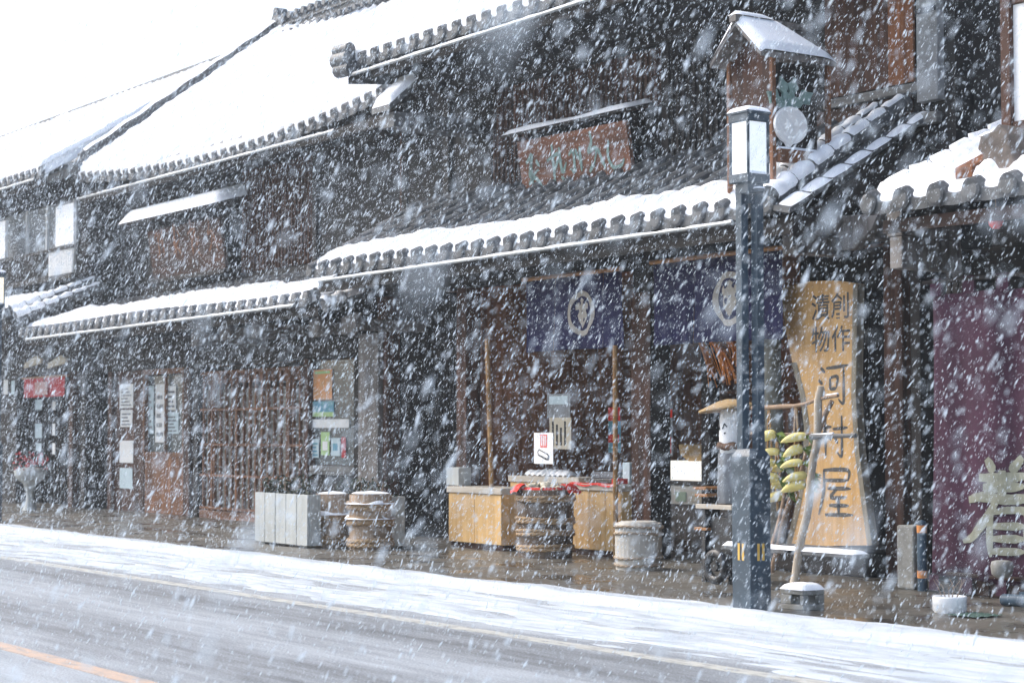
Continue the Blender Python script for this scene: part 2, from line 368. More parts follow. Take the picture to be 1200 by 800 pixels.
def mat_pave():
    m, n, b = _base('wet_pavement', .25, .5); L = n.links.new
    g = n.nodes.new('ShaderNodeNewGeometry')
    br = n.nodes.new('ShaderNodeTexBrick'); br.inputs['Scale'].default_value = 1.0
    br.inputs['Brick Width'].default_value = .9; br.inputs['Row Height'].default_value = .6; br.inputs['Mortar Size'].default_value = .012
    br.inputs['Brick Width'].default_value = 2.7; br.inputs['Row Height'].default_value = 1.5; br.inputs['Color1'].default_value = (.115, .105, .088, 1); br.inputs['Color2'].default_value = (.10, .093, .079, 1); br.inputs['Mortar'].default_value = (.07, .065, .057, 1)
    L(g.outputs['Position'], br.inputs[0])
    no = n.nodes.new('ShaderNodeTexNoise'); no.inputs['Scale'].default_value = 1.6; no.inputs['Detail'].default_value = 8; L(g.outputs['Position'], no.inputs[0])
    r = n.nodes.new('ShaderNodeMapRange'); r.inputs[1].default_value = .3; r.inputs[2].default_value = .7; r.inputs[3].default_value = .55; r.inputs[4].default_value = 1.35; L(no.outputs[0], r.inputs[0])
    mx = n.nodes.new('ShaderNodeMix'); mx.data_type = 'RGBA'; mx.blend_type = 'MULTIPLY'; mx.inputs[0].default_value = 1; L(br.outputs[0], mx.inputs[6]); L(r.outputs[0], mx.inputs[7])
    L(mx.outputs[2], b.inputs['Base Color'])
    r2 = n.nodes.new('ShaderNodeMapRange'); r2.inputs[1].default_value = .35; r2.inputs[2].default_value = .65; r2.inputs[3].default_value = .2; r2.inputs[4].default_value = .55; L(no.outputs[0], r2.inputs[0]); L(r2.outputs[0], b.inputs['Roughness'])
    bp = n.nodes.new('ShaderNodeBump'); bp.inputs['Strength'].default_value = .15; bp.inputs['Distance'].default_value = .01; L(no.outputs[0], bp.inputs['Height']); L(bp.outputs[0], b.inputs['Normal'])
    return m
PAVE = mat_pave()

# ------------------------------------------------------------------ ground, road, pavement
ZP = 0.08
KY = 10.52
b = MB(); b.box(-230, 44, -30, 110, -.5, -.02); struct(b.build('ground', CONCR))
b = MB(); b.box(-225, 42, -14, KY, -.3, 0); struct(b.build('road', ROAD))
b = MB(); b.box(-225, 42, KY+.18, 40, -.3, ZP); struct(b.build('pavement', PAVE))
b = MB()
for k in range(170): b.box(-90+k*.6+.0012, -90+k*.6+.5988, KY, KY+.178, -.3, ZP+random.uniform(0, .003))
struct(b.build('kerb', KERBM, bevel=.006))
b = MB(); b.box(-160, 40, 8.28, 8.43, -.02, .004); struct(b.build('road_edge_line', WLINE))
b = MB(); b.box(-160, 40, 4.82, 4.98, -.02, .004); struct(b.build('road_centre_line', OLINE))

# snow lying on the shoulder: a lumpy sheet whose hollows let the asphalt through
def snow_shoulder():
    xs = np.concatenate([np.arange(-70, -34, .16), np.arange(-34, -4, .045)]); ys = np.arange(8.1, KY+.55, .022)
    X, Y = np.meshgrid(xs, ys)
    wx = X+1.6*fbm(X*.7+Y*.9, Y*1.7-X*.2, 31, 3); wy = Y+.55*fbm(X*.45-Y*.3, Y*1.3+X*.1, 37, 4)
    c_, s_ = math.cos(.10), math.sin(.10); rx, ry = wx*c_+wy*s_*3, wy*c_-wx*s_*.3
    n1 = fbm(rx*.55, ry*3.0, 1, 6); n2 = fbm(rx*2.1+ry, ry*8-rx*.3, 5, 4); n3 = fbm(rx*1.0, ry*13, 13, 5)
    t = np.clip((Y-8.2)/(KY-8.2), 0, 1)
    Z = .0034+.036*(n1-.5)+.018*(n2-.5)+.050*(n3-.5)+.004*t
    lim = 8.82+.5*(fbm(wx*.35, wy*.5, 41, 4)-.5)
    Z = np.where(Y < lim, Z-(lim-Y)*.045, Z)
    edge = KY+.26+.26*(fbm(X*.9, X*.1+3, 9, 5)-.5)          # the ragged edge lies over the kerb, on the pavement's rim
    up = np.clip((Y-(KY-.16))/.15, 0, 1); up = up*up*(3-2*up)
    Z = Z*(1-up)+up*(ZP+.014+.35*Z+.02*(n2-.5))
    Z = np.where(Y > edge-.10, Z-(Y-edge+.10)*.22, Z)
    b = MB(); b.arr(np.dstack([X, Y, Z])); return b.build('snow_on_road_shoulder', SNOWT)
struct(snow_shoulder(), 'stuff')
# far wooded hill, mostly lost in the falling snow
def hill():
    b = MB(); c = at(20, 150, 46)
    def fn(u, v):
        x = (u-.5)*130; y = (v-.5)*64
        h = 22.5*math.exp(-(x/36)**2-(y/22)**2)*(1+.10*math.sin(x*.33+y*.15)+.04*math.sin(x*.93))-1
        return (c.x-20+x, c.y+y, h)
    b.grid(fn, 60, 30); struct(b.build('hills', HILLM))
hill()
# the air: a closed box of even, pale volume round the whole scene
hz = MB(); hz.box(-240, 50, -40, 120, -1.6, 27)
HAZE = bpy.data.materials.new('snowy_air'); HAZE.use_nodes = True; hn = HAZE.node_tree; hn.nodes.clear()
ho_ = hn.nodes.new('ShaderNodeOutputMaterial'); hv = hn.nodes.new('ShaderNodeVolumePrincipled')
hv.inputs['Color'].default_value = (.86, .94, 1, 1); hv.inputs['Density'].default_value = .0013; hv.inputs['Anisotropy'].default_value = .2
hn.links.new(hv.outputs[0], ho_.inputs['Volume']); struct(hz.build('haze', HAZE), 'stuff')

# ------------------------------------------------------------------ roofs
def roof_mesh(x0, x1, ye, ze, yw, zw, pitch, sag=None, rc=None, snow_t=.07, row=.3, skip_last=0, lip=.075, snow_keep=None, seed=0, gap=0.0):
    """returns (tiles MB, snow MB). Columns run up the slope; round cover tiles end in discs along the eave."""
    Ls = math.hypot(yw-ye, zw-ze); dy, dz = (yw-ye)/Ls, (zw-ze)/Ls; ny, nz = -dz, dy
    rc = rc or pitch*.27
    ncol = max(1, int(round((x1-x0)/pitch))); pitch = (x1-x0)/ncol
    sag = sag or (lambda x: 0.0)
    T = MB(); S = MB()
    res = 10
    xs = np.array([x0+i*pitch/res for i in range(ncol*res+1)])
    ph = ((xs-x0)/pitch) % 1.0
    d = np.minimum(ph, 1-ph)*pitch                    # distance from the nearest cover tile axis
    prof = np.where(d < rc, np.sqrt(np.clip(rc*rc-d*d, 0, None)), -.018*np.sin(np.clip((d-rc)/(pitch/2-rc), 0, 1)*math.pi/2))
    sg = np.array([sag(x) for x in xs])
    nr = max(2, int(round(Ls/row))); ss = []; st = []
    for r in range(nr):
        a, c = r*Ls/nr, (r+1)*Ls/nr
        ss += [a, c-.002]; st += [.028, 0.0]
    ss = np.array(ss); st = np.array(st)
    H = prof[None, :]+st[:, None]
    P = np.dstack([np.broadcast_to(xs, H.shape), ye+ss[:, None]*dy+H*ny, ze+ss[:, None]*dz+H*nz+sg[None, :]])
    T.arr(P, smooth=False)
    # front lip under the pans
    h0 = prof+.028
    top = np.stack([xs, ye+h0*ny, ze+h0*nz+sg], 1); bot = np.stack([xs, np.full_like(xs, ye), np.full_like(xs, ze-lip)+sg+.02*np.sin(ph*math.pi)*-1], 1)
    T.arr(np.stack([bot, top]), smooth=False)
    # underside
    T.add([(x0, ye, ze-lip+sag(x0)), (x1, ye, ze-lip+sag(x1)), (x1, yw, zw-lip+sag(x1)), (x0, yw, zw-lip+sag(x0))], [(0, 1, 2, 3)])
    for k in range(ncol+1):                            # disc tile ends
        x = x0+k*pitch; n = 14; r = rc*1.02; s = sag(x)
        cy, cz = ye-.025, ze+.012+s
        f = [(x+r*math.cos(2*math.pi*j/n), cy, cz+r*math.sin(2*math.pi*j/n)) for j in range(n)]
        g = [(p[0], cy+.07, p[2]) for p in f]; q = [(x+(p[0]-x)*.72, cy-.012, cz+(p[2]-cz)*.72) for p in f]
        T.add(f+g, [(j, (j+1) % n, n+(j+1) % n, n+j) for j in range(n)], 0, True)
        T.add(f+q, [(j, n+j, n+(j+1) % n, (j+1) % n) for j in range(n)]); T.add(q, [tuple(range(n))[::-1]])
    # snow
    xe = x1-skip_last*pitch
    xi = xs <= xe+1e-6; X = xs[xi]; cov = np.clip(1-d[xi]/rc, 0, 1); pr = prof[xi]; sgx = sg[xi]
    s0 = .022+.06*np.where(d[xi] < rc*1.1, 1, 0)
    svals = np.concatenate([[0, .015, .04, .075, .12, .18], np.arange(.26, Ls, .09) if not gap else np.concatenate([[(k+q)*Ls/nr for q in (.021, .06, .2, .5, .8, 1-gap-.02, 1-gap+.001, .999)] for k in range(1, nr)]+[[.22]]), [Ls]]); svals = np.unique(svals)
    V = []
    for s in svals:
        se = np.clip(s-s0, 0, None)
        ramp = np.sqrt(np.clip(se/.1, 0, 1))
        nz_ = fbm(X*1.6, np.full_like(X, s*2.2), seed, 4)
        frac = (s % (Ls/nr))/(Ls/nr)
        t = snow_t*(.75+.6*nz_)*ramp+.022*(1-frac)-.03*(1-ramp)
        if snow_keep is not None: t = t*snow_keep(X, s)-.03*(1-snow_keep(X, s))
        h = np.where(pr > 0, pr*.78, pr*.4)+t
        if gap: h = np.where((frac > 1-gap) | (frac < .02), pr*.5+.02-.012+.05*np.clip((fbm(X*2.3, X*0+round(s/(Ls/nr))*7.7, seed+3, 3)-.52)*5, 0, 1), h)
        h = np.where(s < s0+.001, pr-.03, h)
        e = np.clip(np.minimum(X-X[0], X[-1]-X)/.05, 0, 1); h = h*np.sqrt(e)-.06*(1-np.sqrt(e))
        ov = 0.0-.035*(fbm(X*1.1, X*0+seed, seed+9, 3)-.45)*(s < .25)*(s > .03)
        V.append(np.stack([X, ye+s*dy+h*ny+ov*(1 if s > 0 else 1), ze+s*dz+h*nz+sgx], 1))
    A = np.stack(V)
    front = A[0].copy(); front[:, 2] -= .004; front[:, 1] += .012
    S.arr(np.concatenate([front[None], A]))
    return T, S

def gutter(x0, x1, y, z0, z1, parent, nm='gutter', r=.022):
    b = MB(); b.tube([(x0, y, z0), (x1, y, z1)], r, 8); g = b.build(nm, METAL, parent)
    b = MB(); n = max(6, int((x1-x0)/.15))
    b.tube([(x0+(x1-x0)*i/n, y-.004, z0+(z1-z0)*i/n+r*.75+random.uniform(0, .008)) for i in range(n+1)], [r*.5*random.uniform(.5, 1.15)*(0.25 if random.random() < .12 else 1) for i in range(n+1)], 6)
    b.build('snow', SNOW, g); return g

def snowcap(mb, x0, x1, y0, y1, z, t, seed=0, res=.05, zf=None):
    nx = max(4, int((x1-x0)/res)); ny = max(4, int((y1-y0)/res))
    u = np.linspace(0, 1, nx+1); v = np.linspace(0, 1, ny+1); U, V = np.meshgrid(u, v)
    X = x0+(x1-x0)*U; Y = y0+(y1-y0)*V
    e = np.minimum(np.minimum(X-x0, x1-X), np.minimum(Y-y0, y1-Y))
    prof = np.sqrt(np.clip(e/(t*1.1), 0, 1))
    Z = z-.004+t*prof*(.7+.6*fbm(X*3, Y*3, seed, 4))
    if zf is not None: Z = Z+zf(X, Y)
    mb.arr(np.dstack([X, Y, Z])); return mb

def boards(mb, x0, x1, y, z0, z1, w, th=.03, m=0, jit=.006, jg=.002):
    n = max(1, int(round((x1-x0)/w))); w = (x1-x0)/n
    for k in range(n):
        j = random.uniform(0, jit); mb.box(x0+k*w+jg, x0+(k+1)*w-jg, y-j, y+th, z0, z1, m)
    return mb

def lattice(mb, x0, x1, y, z0, z1, n, w=.035, dth=.045, rails=(), m=0, mr=1):
    for k in range(n):
        x = x0+(x1-x0)*(k+.5)/n; mb.box(x-w/2, x+w/2, y, y+dth, z0, z1, m)
    for z in rails: mb.box(x0, x1, y+dth+.002, y+dth+.03, z-w/2, z+w/2, mr)
    return mb

# ================================================================== MAIN SHOP (A)
YU, YF = 14.7, 14.0                 # upper wall plane, post plane of the open shop front
AX0, AX1 = -24.2, -14.13
A = thing('shop_house', 'dark two-storey timber shop with indigo curtains, pickle barrels and open front', 'building', (-19, YF, ZP))
b = MB()                              # upper storey wall, in wide dark boards between posts
boards(b, AX0+.05, AX1+.55, YU, 3.7, 7.0, .24, .05)
b.box(AX0+.05, AX1+.55, YU+.055, YU+.2, 3.6, 7.2)
b.box(AX1+.55, AX1+.7, YU-.02, 22, ZP, 7.2); b.box(AX0-.1, AX0+.045, YU-.02, 22, ZP, 7.4)
b.build('wall', PLASTER, A)
# long grey sill beams and lintels of the upper storey
for (xa, xb, z, h, dp) in [(-22.9, -16.25, 4.50, .16, .14), (-16.1, -13.62, 4.72, .12, .10), (-22.9, -13.62, 6.3, .14, .10), (-15.3, -13.62, 5.08, .10, .08)]:
    b = MB(); b.box(xa, xb, YU-dp, YU-.008, z, z+h); b.build('wall_beam', GREYX if z < 5.2 else DARKX, A, .012)
for x in (-23.0, -21.9, -18.05, -16.4):
    b = MB(); b.box(x-.07, x+.07, YU-.07, YU-.009, 4.665, 6.29); b.build('wall_post', DARKW, A, .01)
# brown shuttered windows upstairs
for (xa, xb, z0, z1, mm) in [(-21.8, -20.9, 4.68, 6.25, BROWN), (-20.85, -19.5, 5.55, 6.25, BROWN), (-19.45, -18.15, 5.55, 6.25, BROWN), (-17.95, -16.5, 4.68, 6.25, DARKW)]:
    b = MB(); b.box(xa, xb, YU-.05, YU-.01, z0, z1); w = b.build('window', BROWN if mm is BROWN else DARKW, A)
    b = MB(); lattice(b, xa, xb, YU-.085, z0, z1, int((xb-xa)/.1), .03, .03, [z0+.03, (z0+z1)/2, z1-.03]); b.build('shutter_lattice', [mm, BROWNX if mm is BROWN else DARKX], w)
b = MB(); boards(b, -14.34, -13.98, YU-.045, 5.2, 6.85, .18, .03); b.build('wall_panel', ORANGEW, A)
b = MB(); boards(b, -15.3, -14.35, YU-.04, 5.2, 6.85, .3, .03); b.build('wall_panel', BROWN, A)
b = MB(); boards(b, -16.15, -14.02, YU-.035, 4.85, 5.07, .4, .03); b.build('wall_panel', BROWNX, A)
b = MB(); b.box(-13.87, -13.58, YU-.12, YU-.01, 4.95, 7.0); b.box(-13.86, -13.59, YU-.15, YU-.12, 5.86, 5.92, 1); b.build('plaster_pillar', [GREYPL, INK], A, .01)
# pent roof over the shop front
sagA = lambda x: .02*math.sin((x-AX0)*.9)
PR0, PR1 = -23.55, -14.13
def keeper(s0, seed, am=.22):
    return lambda X, s: np.clip((s0+am*(fbm(X*.8, X*0+s*.0+seed, seed, 4)*2-1)+.05*np.sin(X*18.2)-s)/.16, 0, 1)
_k0 = keeper(.78, 3)
def keep(X, s):
    e = np.clip((X+15.6)/.9, 0, 1); return np.maximum(_k0(X, s), np.clip((.78+1.1*e*e+.12*np.sin(X*9)-s)/.3, 0, 1)*(e > 0))
T, S = roof_mesh(PR0, PR1, 12.76, 3.77, YU-.02, 4.86, .345, sagA, .095, .062, .30, skip_last=1, seed=2, snow_keep=keep)
pr = T.build('pent_roof', TILE, A); S.build('snow', SNOW, pr)
# exposed round verge tiles at the right end with broken snow on their backs
def verge(parent, x, ye, ze, yw, zw, r, n=7, snow=True, step=.0):
    b = MB(); s = MB()
    for k in range(n):
        t0, t1 = k/n, (k+1)/n-.01
        p0 = Vector((x, ye+(yw-ye)*t0, ze+(zw-ze)*t0)); p1 = Vector((x, ye+(yw-ye)*t1, ze+(zw-ze)*t1))
        b.tube([p0, p1], [r, r*.93], 14); d = (p1-p0).normalized()
        b.tube([p1-d*.025, p1+d*.025], r*1.12, 14)
        if snow:
            nn = d.cross(Vector((1, 0, 0)))*-1; cov = 1.0-.7*t0
            L0 = (p1-p0).length-.05; seg = 8
            V = []
            for i in range(seg+1):
                row_ = []
                c = p0+d*(-.01+(L0+.05)*i/seg)
                for j in range(9):
                    a = (j/8-.5)*math.radians(205)*cov; e = math.sin(j/8*math.pi)*min(1, i/1.0+.7, (seg-i)/1.0+.7)
                    rr = r*.985+(.05+.02*math.sin(k*3+i))*math.sqrt(max(e, 0))*cov-.012*(1-min(1, e*3))
                    row_.append(c+Vector((1, 0, 0))*math.sin(a)*rr+nn*math.cos(a)*rr)
                V.append([tuple(q) for q in row_])
            s.arr(np.array(V))
    o = b.build('verge_tiles', TILE, parent)
    if snow: s.build('snow', SNOW, o)
verge(A, PR1+.02, 12.8, 3.87, YU-.05, 4.99, .10, 7)
verge(A, PR1-.34, 12.8, 3.86, YU-.05, 4.96, .095, 7)
b = MB(); s = MB()
for k in range(7):                    # flat verge tiles stepping up the end of the roof, and the dark board below them
    y0 = 12.74+k*.28; z0 = 3.78+k*.160
    b.add([(PR1+.09, y0, z0), (PR1+.33, y0, z0-.05), (PR1+.33, y0+.31, z0+.12), (PR1+.09, y0+.31, z0+.17), (PR1+.09, y0, z0-.05), (PR1+.33, y0, z0-.10), (PR1+.33, y0+.31, z0+.07), (PR1+.09, y0+.31, z0+.12)],
          [(0, 1, 2, 3), (4, 7, 6, 5), (0, 4, 5, 1), (1, 5, 6, 2), (2, 6, 7, 3), (3, 7, 4, 0)])
    wk = .22-.018*k
    s.grid(lambda u, v: (PR1+.33-wk+wk*u, y0+.02+.27*v, z0-.045+.05*(1-u)*(wk/.24)+.165*v+.045*math.sqrt(max(0, math.sin(u*math.pi)*math.sin(v*math.pi)))-.006), 8, 8)
o = b.build('edge_tiles', TILE, A); s.build('snow', SNOW, o)
b = MB(); b.add([(PR1+.30, 12.8, 3.60), (PR1+.30, YU, 4.72), (PR1+.30, YU, 4.42), (PR1+.30, 12.8, 3.36), (PR1+.26, 12.8, 3.60), (PR1+.26, YU, 4.72), (PR1+.26, YU, 4.42), (PR1+.26, 12.8, 3.36)],
                [(0, 3, 2, 1), (4, 5, 6, 7), (0, 1, 5, 4), (3, 7, 6, 2), (0, 4, 7, 3), (1, 2, 6, 5)]); b.build('bargeboard', DARKY, A)
b = MB(); b.box(PR0+.05, PR1+.24, 12.86, 12.9, 3.50, 3.68); b.build('fascia', DARKX, A)
b = MB()
for k in range(32):                   # rafters under the pent roof
    x = PR0+.15+k*.298; b.add([(x-.04, 12.92, 3.56), (x+.04, 12.92, 3.56), (x+.04, YU, 4.50), (x-.04, YU, 4.50), (x-.04, 12.92, 3.66), (x+.04, 12.92, 3.66), (x+.04, YU, 4.62), (x-.04, YU, 4.62)],
                        [(0, 3, 2, 1), (4, 5, 6, 7), (0, 1, 5, 4), (1, 2, 6, 5), (3, 0, 4, 7)])
b.build('rafters', DARKY, A)
gutter(-23.2, -14.6, 12.70, 3.63, 3.66, A)
# shop front frame
b = MB(); b.box(AX0, AX1+.45, YF+.02, YF+.3, 3.50, 4.1); b.build('header_beam', DARKX, A, .012)
for (x, w, d, z1, mm) in [(-23.72, .26, .24, 3.5, BROWN), (-21.62, .24, .24, 3.5, BROWN), (-17.72, .34, .30, 3.5, DARKW), (-14.0, .26, .3, 3.5, BROWN)]:
    yo = .33 if x > -15 else 0
    b = MB(); b.box(x-w/2, x+w/2, YF+yo, YF+yo+d, ZP, z1); b.build('post', [BROWN] if mm is BROWN else [DARKW], A, .015)
b = MB(); b.box(-17.90, -17.55, YF-.012, YF-.002, ZP+.3, 3.2); b.build('post_facing', BROWN, A)
b = MB(); b.box(-17.72, -17.56, YF+.9, YF+1.06, ZP, 3.4); b.build('post', DARKW, A, .01)
# recessed lattice door bay at the left
b = MB(); lattice(b, -23.55, -21.76, YF+.62, .35, 2.6, 22, .03, .04, [.4, 1.2, 2.0, 2.55]); b.box(-23.58, -21.75, YF+.62, YF+.68, ZP, .34); b.box(-23.58, -21.75, YF+.60, YF+.70, 2.62, 3.5)
b.box(-23.58, -21.75, YF+.72, YF+.74, .3, 2.6)
b.build('door', [DARKW, DARKX], A)
b = MB(); b.box(-23.58, -23.44, YF+.25, YF+.62, ZP, 3.5); b.build('side_wall', DARKW, A)
# interior room behind the open front
b = MB(); boards(b, -21.5, -13.5, 18.2, ZP, 3.6, .22, .05); b.build('back_wall', INTW, A)
for xa in (-21.75, -13.73):
    b = MB(); b.box(xa, xa+.13, YF+.31, 18.2, ZP, 3.6); b.build('partition', INTW if xa < -20 else DARKW, A)
b = MB(); b.box(-23.6, -13.6, YF+.1, 18.3, 3.6, 3.66); b.build('ceiling', INTW, A)
b = MB(); b.box(-21.5, -13.7, YF+1.3, 18.2, ZP+.002, ZP+.14); b.build('raised_floor', FLOORI, A)
b = MB(); b.box(-15.75, -14.14, YF+.05, YF+.75, ZP+.002, .33); b.box(-15.8, -14.14, YF+.02, YF+.78, .332, .37, 1); b.build('plinth', [DARKX, GREYX], A, .01)
b = MB(); boards(b, -15.6, -14.14, YF+.55, .38, 3.5, .2, .04); b.build('wall_panel', DARKW, A)
# upper roof
T, S = roof_mesh(-23.25, -12.9, 13.2, 6.70, 18.8, 9.9, .34, None, .09, .15, .33, seed=5)
ur = T.build('roof', TILE, A); S.build('snow', SNOW, ur)
b = MB(); b.box(-23.2, -12.9, 18.7, 24.6, 6.6, 6.7); b.add([(-23.25, 18.8, 9.97), (-12.9, 18.8, 9.97), (-12.9, 24.6, 6.7), (-23.25, 24.6, 6.7)], [(0, 1, 2, 3)]); b.build('rear_slope', SNOW, ur)
b = MB(); b.box(-23.15, -12.9, 13.3, 13.36, 6.46, 6.62)
b.add([(-23.2, 13.3, 6.60), (-12.9, 13.3, 6.60), (-12.9, YU+.1, 7.2), (-23.2, YU+.1, 7.2)], [(0, 3, 2, 1)]); b.build('eave_boards', DARKX, A)
b = MB(); b.box(-23.3, -12.9, 14.0, YU-.01, 6.44, 6.75); b.build('cornice', PLASTER, A, .03)
gutter(-23.0, -13, 13.1, 6.50, 6.55, A)
b = MB()                              # gable end at the left: bargeboard and corner tile stack
for k, (dx, dz, r) in enumerate([(0, 0, .125), (.04, -.14, .10), (.0, .14, .09)]): b.tube([(-23.42+dx, 13.08, 6.74+dz), (-23.1+dx, 13.12, 6.74+dz)], r, 14)
b.add([(-23.3, 13.2, 6.75), (-23.3, 13.2, 6.42), (-23.3, YU+.3, 6.6), (-23.3, 18.8, 9.5), (-23.3, 18.8, 9.95)], [(0, 1, 2, 3, 4)])
b.add([(-23.24, 13.2, 6.75), (-23.24, 13.2, 6.42), (-23.24, YU+.3, 6.6), (-23.24, 18.8, 9.5), (-23.24, 18.8, 9.95)], [(4, 3, 2, 1, 0)])
b.build('gable_corner', TILE, A)
# small snowy ledge roof below the left corner of the main eave
b = MB(); c0 = at(443, 112, 13.3); c1 = at(464, 98, 13.3)
b.add([(c0.x, 13.2, 5.98), (c1.x, 13.2, 5.98), (c1.x, 13.62, 6.34), (c0.x, 13.62, 6.34), (c0.x, 13.2, 5.9), (c1.x, 13.2, 5.9), (c1.x, 13.62, 6.24), (c0.x, 13.62, 6.24)], [(0, 1, 2, 3), (4, 7, 6, 5), (0, 4, 5, 1), (1, 5, 6, 2), (0, 3, 7, 4)])
b.box(c0.x+.05, c1.x-.05, 13.3, YU, 5.70, 5.9)
lr = b.build('ledge_roof', TILE, A)
s = MB(); s.grid(lambda u, v: (c0.x+.01+(c1.x-c0.x-.02)*u, 13.2+.41*v, 5.985+.36*v+.11*math.sqrt(max(0, min(1, min(u, 1-u)*9)*min(1, v*9)))), 14, 10); s.build('snow', SNOW, lr)

# ================================================================== LEFT HOUSE (B)
YB, YBL = 14.9, 14.55
BX0, BX1 = -35.3, -24.3
Bh = thing('shop_house', 'dark timber shop with lattice front and posters, left of the indigo curtained shop', 'building', (-29.5, YBL, ZP))
b = MB(); boards(b, BX0, BX1, YB, 3.4, 6.6, .26, .05); b.box(BX0, BX1, YB+.055, YB+.2, 3.3, 6.8); b.box(BX0-.05, BX0+.1, YB+.2, 22, ZP, 6.8); b.box(BX1-.1, BX1+.05, YB+.2, 22, ZP, 7)
b.build('wall', PLASTER, Bh)
for x in (-35.1, -33.7, -30.0, -27.3, -24.55):
    b = MB(); b.box(x-.07, x+.07, YB-.06, YB-.008, 3.9, 6.4); b.build('wall_post', DARKW if x < -25 else BROWN, Bh, .01)
for z in (4.15, 6.1):
    b = MB(); b.box(BX0, BX1, YB-.09, YB-.009, z, z+.12); b.build('wall_beam', DARKX, Bh, .01)
b = MB(); b.box(-29.9, -27.4, YB-.045, YB-.01, 4.3, 6.05); w = b.build('window', BROWN, Bh)
b = MB(); lattice(b, -29.9, -27.4, YB-.08, 4.3, 6.05, 22, .03, .03, [4.33, 5.2, 6.02]); b.build('shutter_lattice', [BROWN, BROWNX], w)
sagB = lambda x: .24*((x+29.6)/5.7)**2-.0
T, S = roof_mesh(-35.3, -23.75, 14.0, 6.14, 18.4, 9.45, .34, lambda x: (.30*((x+29.2)/5.7)**2), .09, .16, .33, seed=8)
br_ = T.build('roof', TILE, Bh); S.build('snow', SNOW, br_)
b = MB(); b.add([(-35.3, 18.4, 9.6), (-23.75, 18.4, 9.6), (-23.75, 24, 6.2), (-35.3, 24, 6.2)], [(0, 1, 2, 3)]); b.build('rear_slope', SNOW, br_)
# ridge stack of tiles with round ends, and the gable verge stack running down to the eave corner
b = MB(); b.box(-34.9, -22.5, 18.25, 18.55, 9.35, 10.0); b.box(-34.9, -22.5, 18.2, 18.6, 9.76, 9.79); b.box(-34.9, -22.5, 18.2, 18.6, 9.88, 9.91)
for k in range(44): b.tube([(-34.8+k*.29, 18.15, 10.05), (-34.8+k*.29, 18.65, 10.05)], .075, 10); b.tube([(-34.8+k*.29, 18.02, 9.66), (-34.8+k*.29, 18.3, 9.66)], .055, 8)
b.build('ridge_tiles', TILE, br_)
b = MB()
for (dx, hz, w) in [(0, .42, .24), (.0, .54, .15)]:
    b.add([(BX0-w/2+dx, 14.02, 6.30), (BX0+w/2+dx, 14.02, 6.30), (BX0+w/2+dx, 18.3, 9.42), (BX0-w/2+dx, 18.3, 9.42), (BX0-w/2+dx, 14.02, 6.42+hz), (BX0+w/2+dx, 14.02, 6.42+hz), (BX0+w/2+dx, 18.3, 9.54+hz), (BX0-w/2+dx, 18.3, 9.54+hz)],
          [(0, 3, 2, 1), (4, 5, 6, 7), (0, 1, 5, 4), (1, 2, 6, 5), (2, 3, 7, 6), (3, 0, 4, 7)])
b.tube([(BX0, 13.95, 6.62), (BX0, 14.2, 6.78)], .2, 14)
for (x, z, r) in [(0.1, 10.05, .17), (-.08, 9.95, .12), (.3, 9.95, .12), (.1, 10.24, .09)]: b.tube([(BX0+x, 18.2, z), (BX0+x, 18.45, z)], r, 12)
vt = b.build('verge_tiles', TILE, br_)
s = MB(); s.grid(lambda u, v: (BX0-.13+.26*u, 14.1+4.1*v, 7.0+3.02*v*1.0+.05*math.sin(u*math.pi)+.015*math.sin(v*40)), 6, 40); s.build('snow', SNOW, vt)
b = MB(); b.box(-35.2, -23.8, 14.05, 14.1, 5.98, 6.12); b.add([(-35.3, 14.05, 6.12), (-23.75, 14.05, 6.12), (-23.75, YB+.1, 6.75), (-35.3, YB+.1, 6.75)], [(0, 3, 2, 1)]); b.build('eave_boards', DARKX, Bh)
b = MB(); b.box(-35.2, -24.2, 14.5, YB-.01, 6.05, 6.35); b.build('cornice', PLASTER, Bh, .03)
gutter(-35.1, -25.0, 13.92, 6.04, 6.05, Bh)
# pent roof
T, S = roof_mesh(-34.95, -23.75, 12.8, 3.42, YB-.02, 4.10, .335, lambda x: .02*math.sin(x*.8), .09, .085, .30, seed=12, snow_keep=(lambda X, s, k=keeper(1.12, 5, .45): np.maximum(k(X, s), np.clip((-1.2+2.6*np.clip((-29.5-X)/3.5, 0, 1)+.2*np.sin(X*2.3)-s)/.2, 0, 1))))
pb = T.build('pent_roof', TILE, Bh); S.build('snow', SNOW, pb)
verge(Bh, -23.68, 12.95, 3.46, YB-.05, 4.16, .10, 6)
verge(Bh, -23.42, 12.9, 3.30, YB-.05, 4.00, .09, 6)
b = MB(); b.box(-34.9, -23.6, 12.9, 12.94, 3.18, 3.34); b.build('fascia', DARKX, Bh)
b = MB()
for k in range(38):
    x = -34.8+k*.3; b.add([(x-.035, 12.95, 3.26), (x+.035, 12.95, 3.26), (x+.035, YB, 3.92), (x-.035, YB, 3.92), (x-.035, 12.95, 3.33), (x+.035, 12.95, 3.33), (x+.035, YB, 4.0), (x-.035, YB, 4.0)],
                        [(0, 3, 2, 1), (4, 5, 6, 7), (0, 1, 5, 4), (1, 2, 6, 5), (3, 0, 4, 7)])
b.build('rafters', DARKY, Bh)
gutter(-34.6, -24.0, 12.74, 3.28, 3.34, Bh)
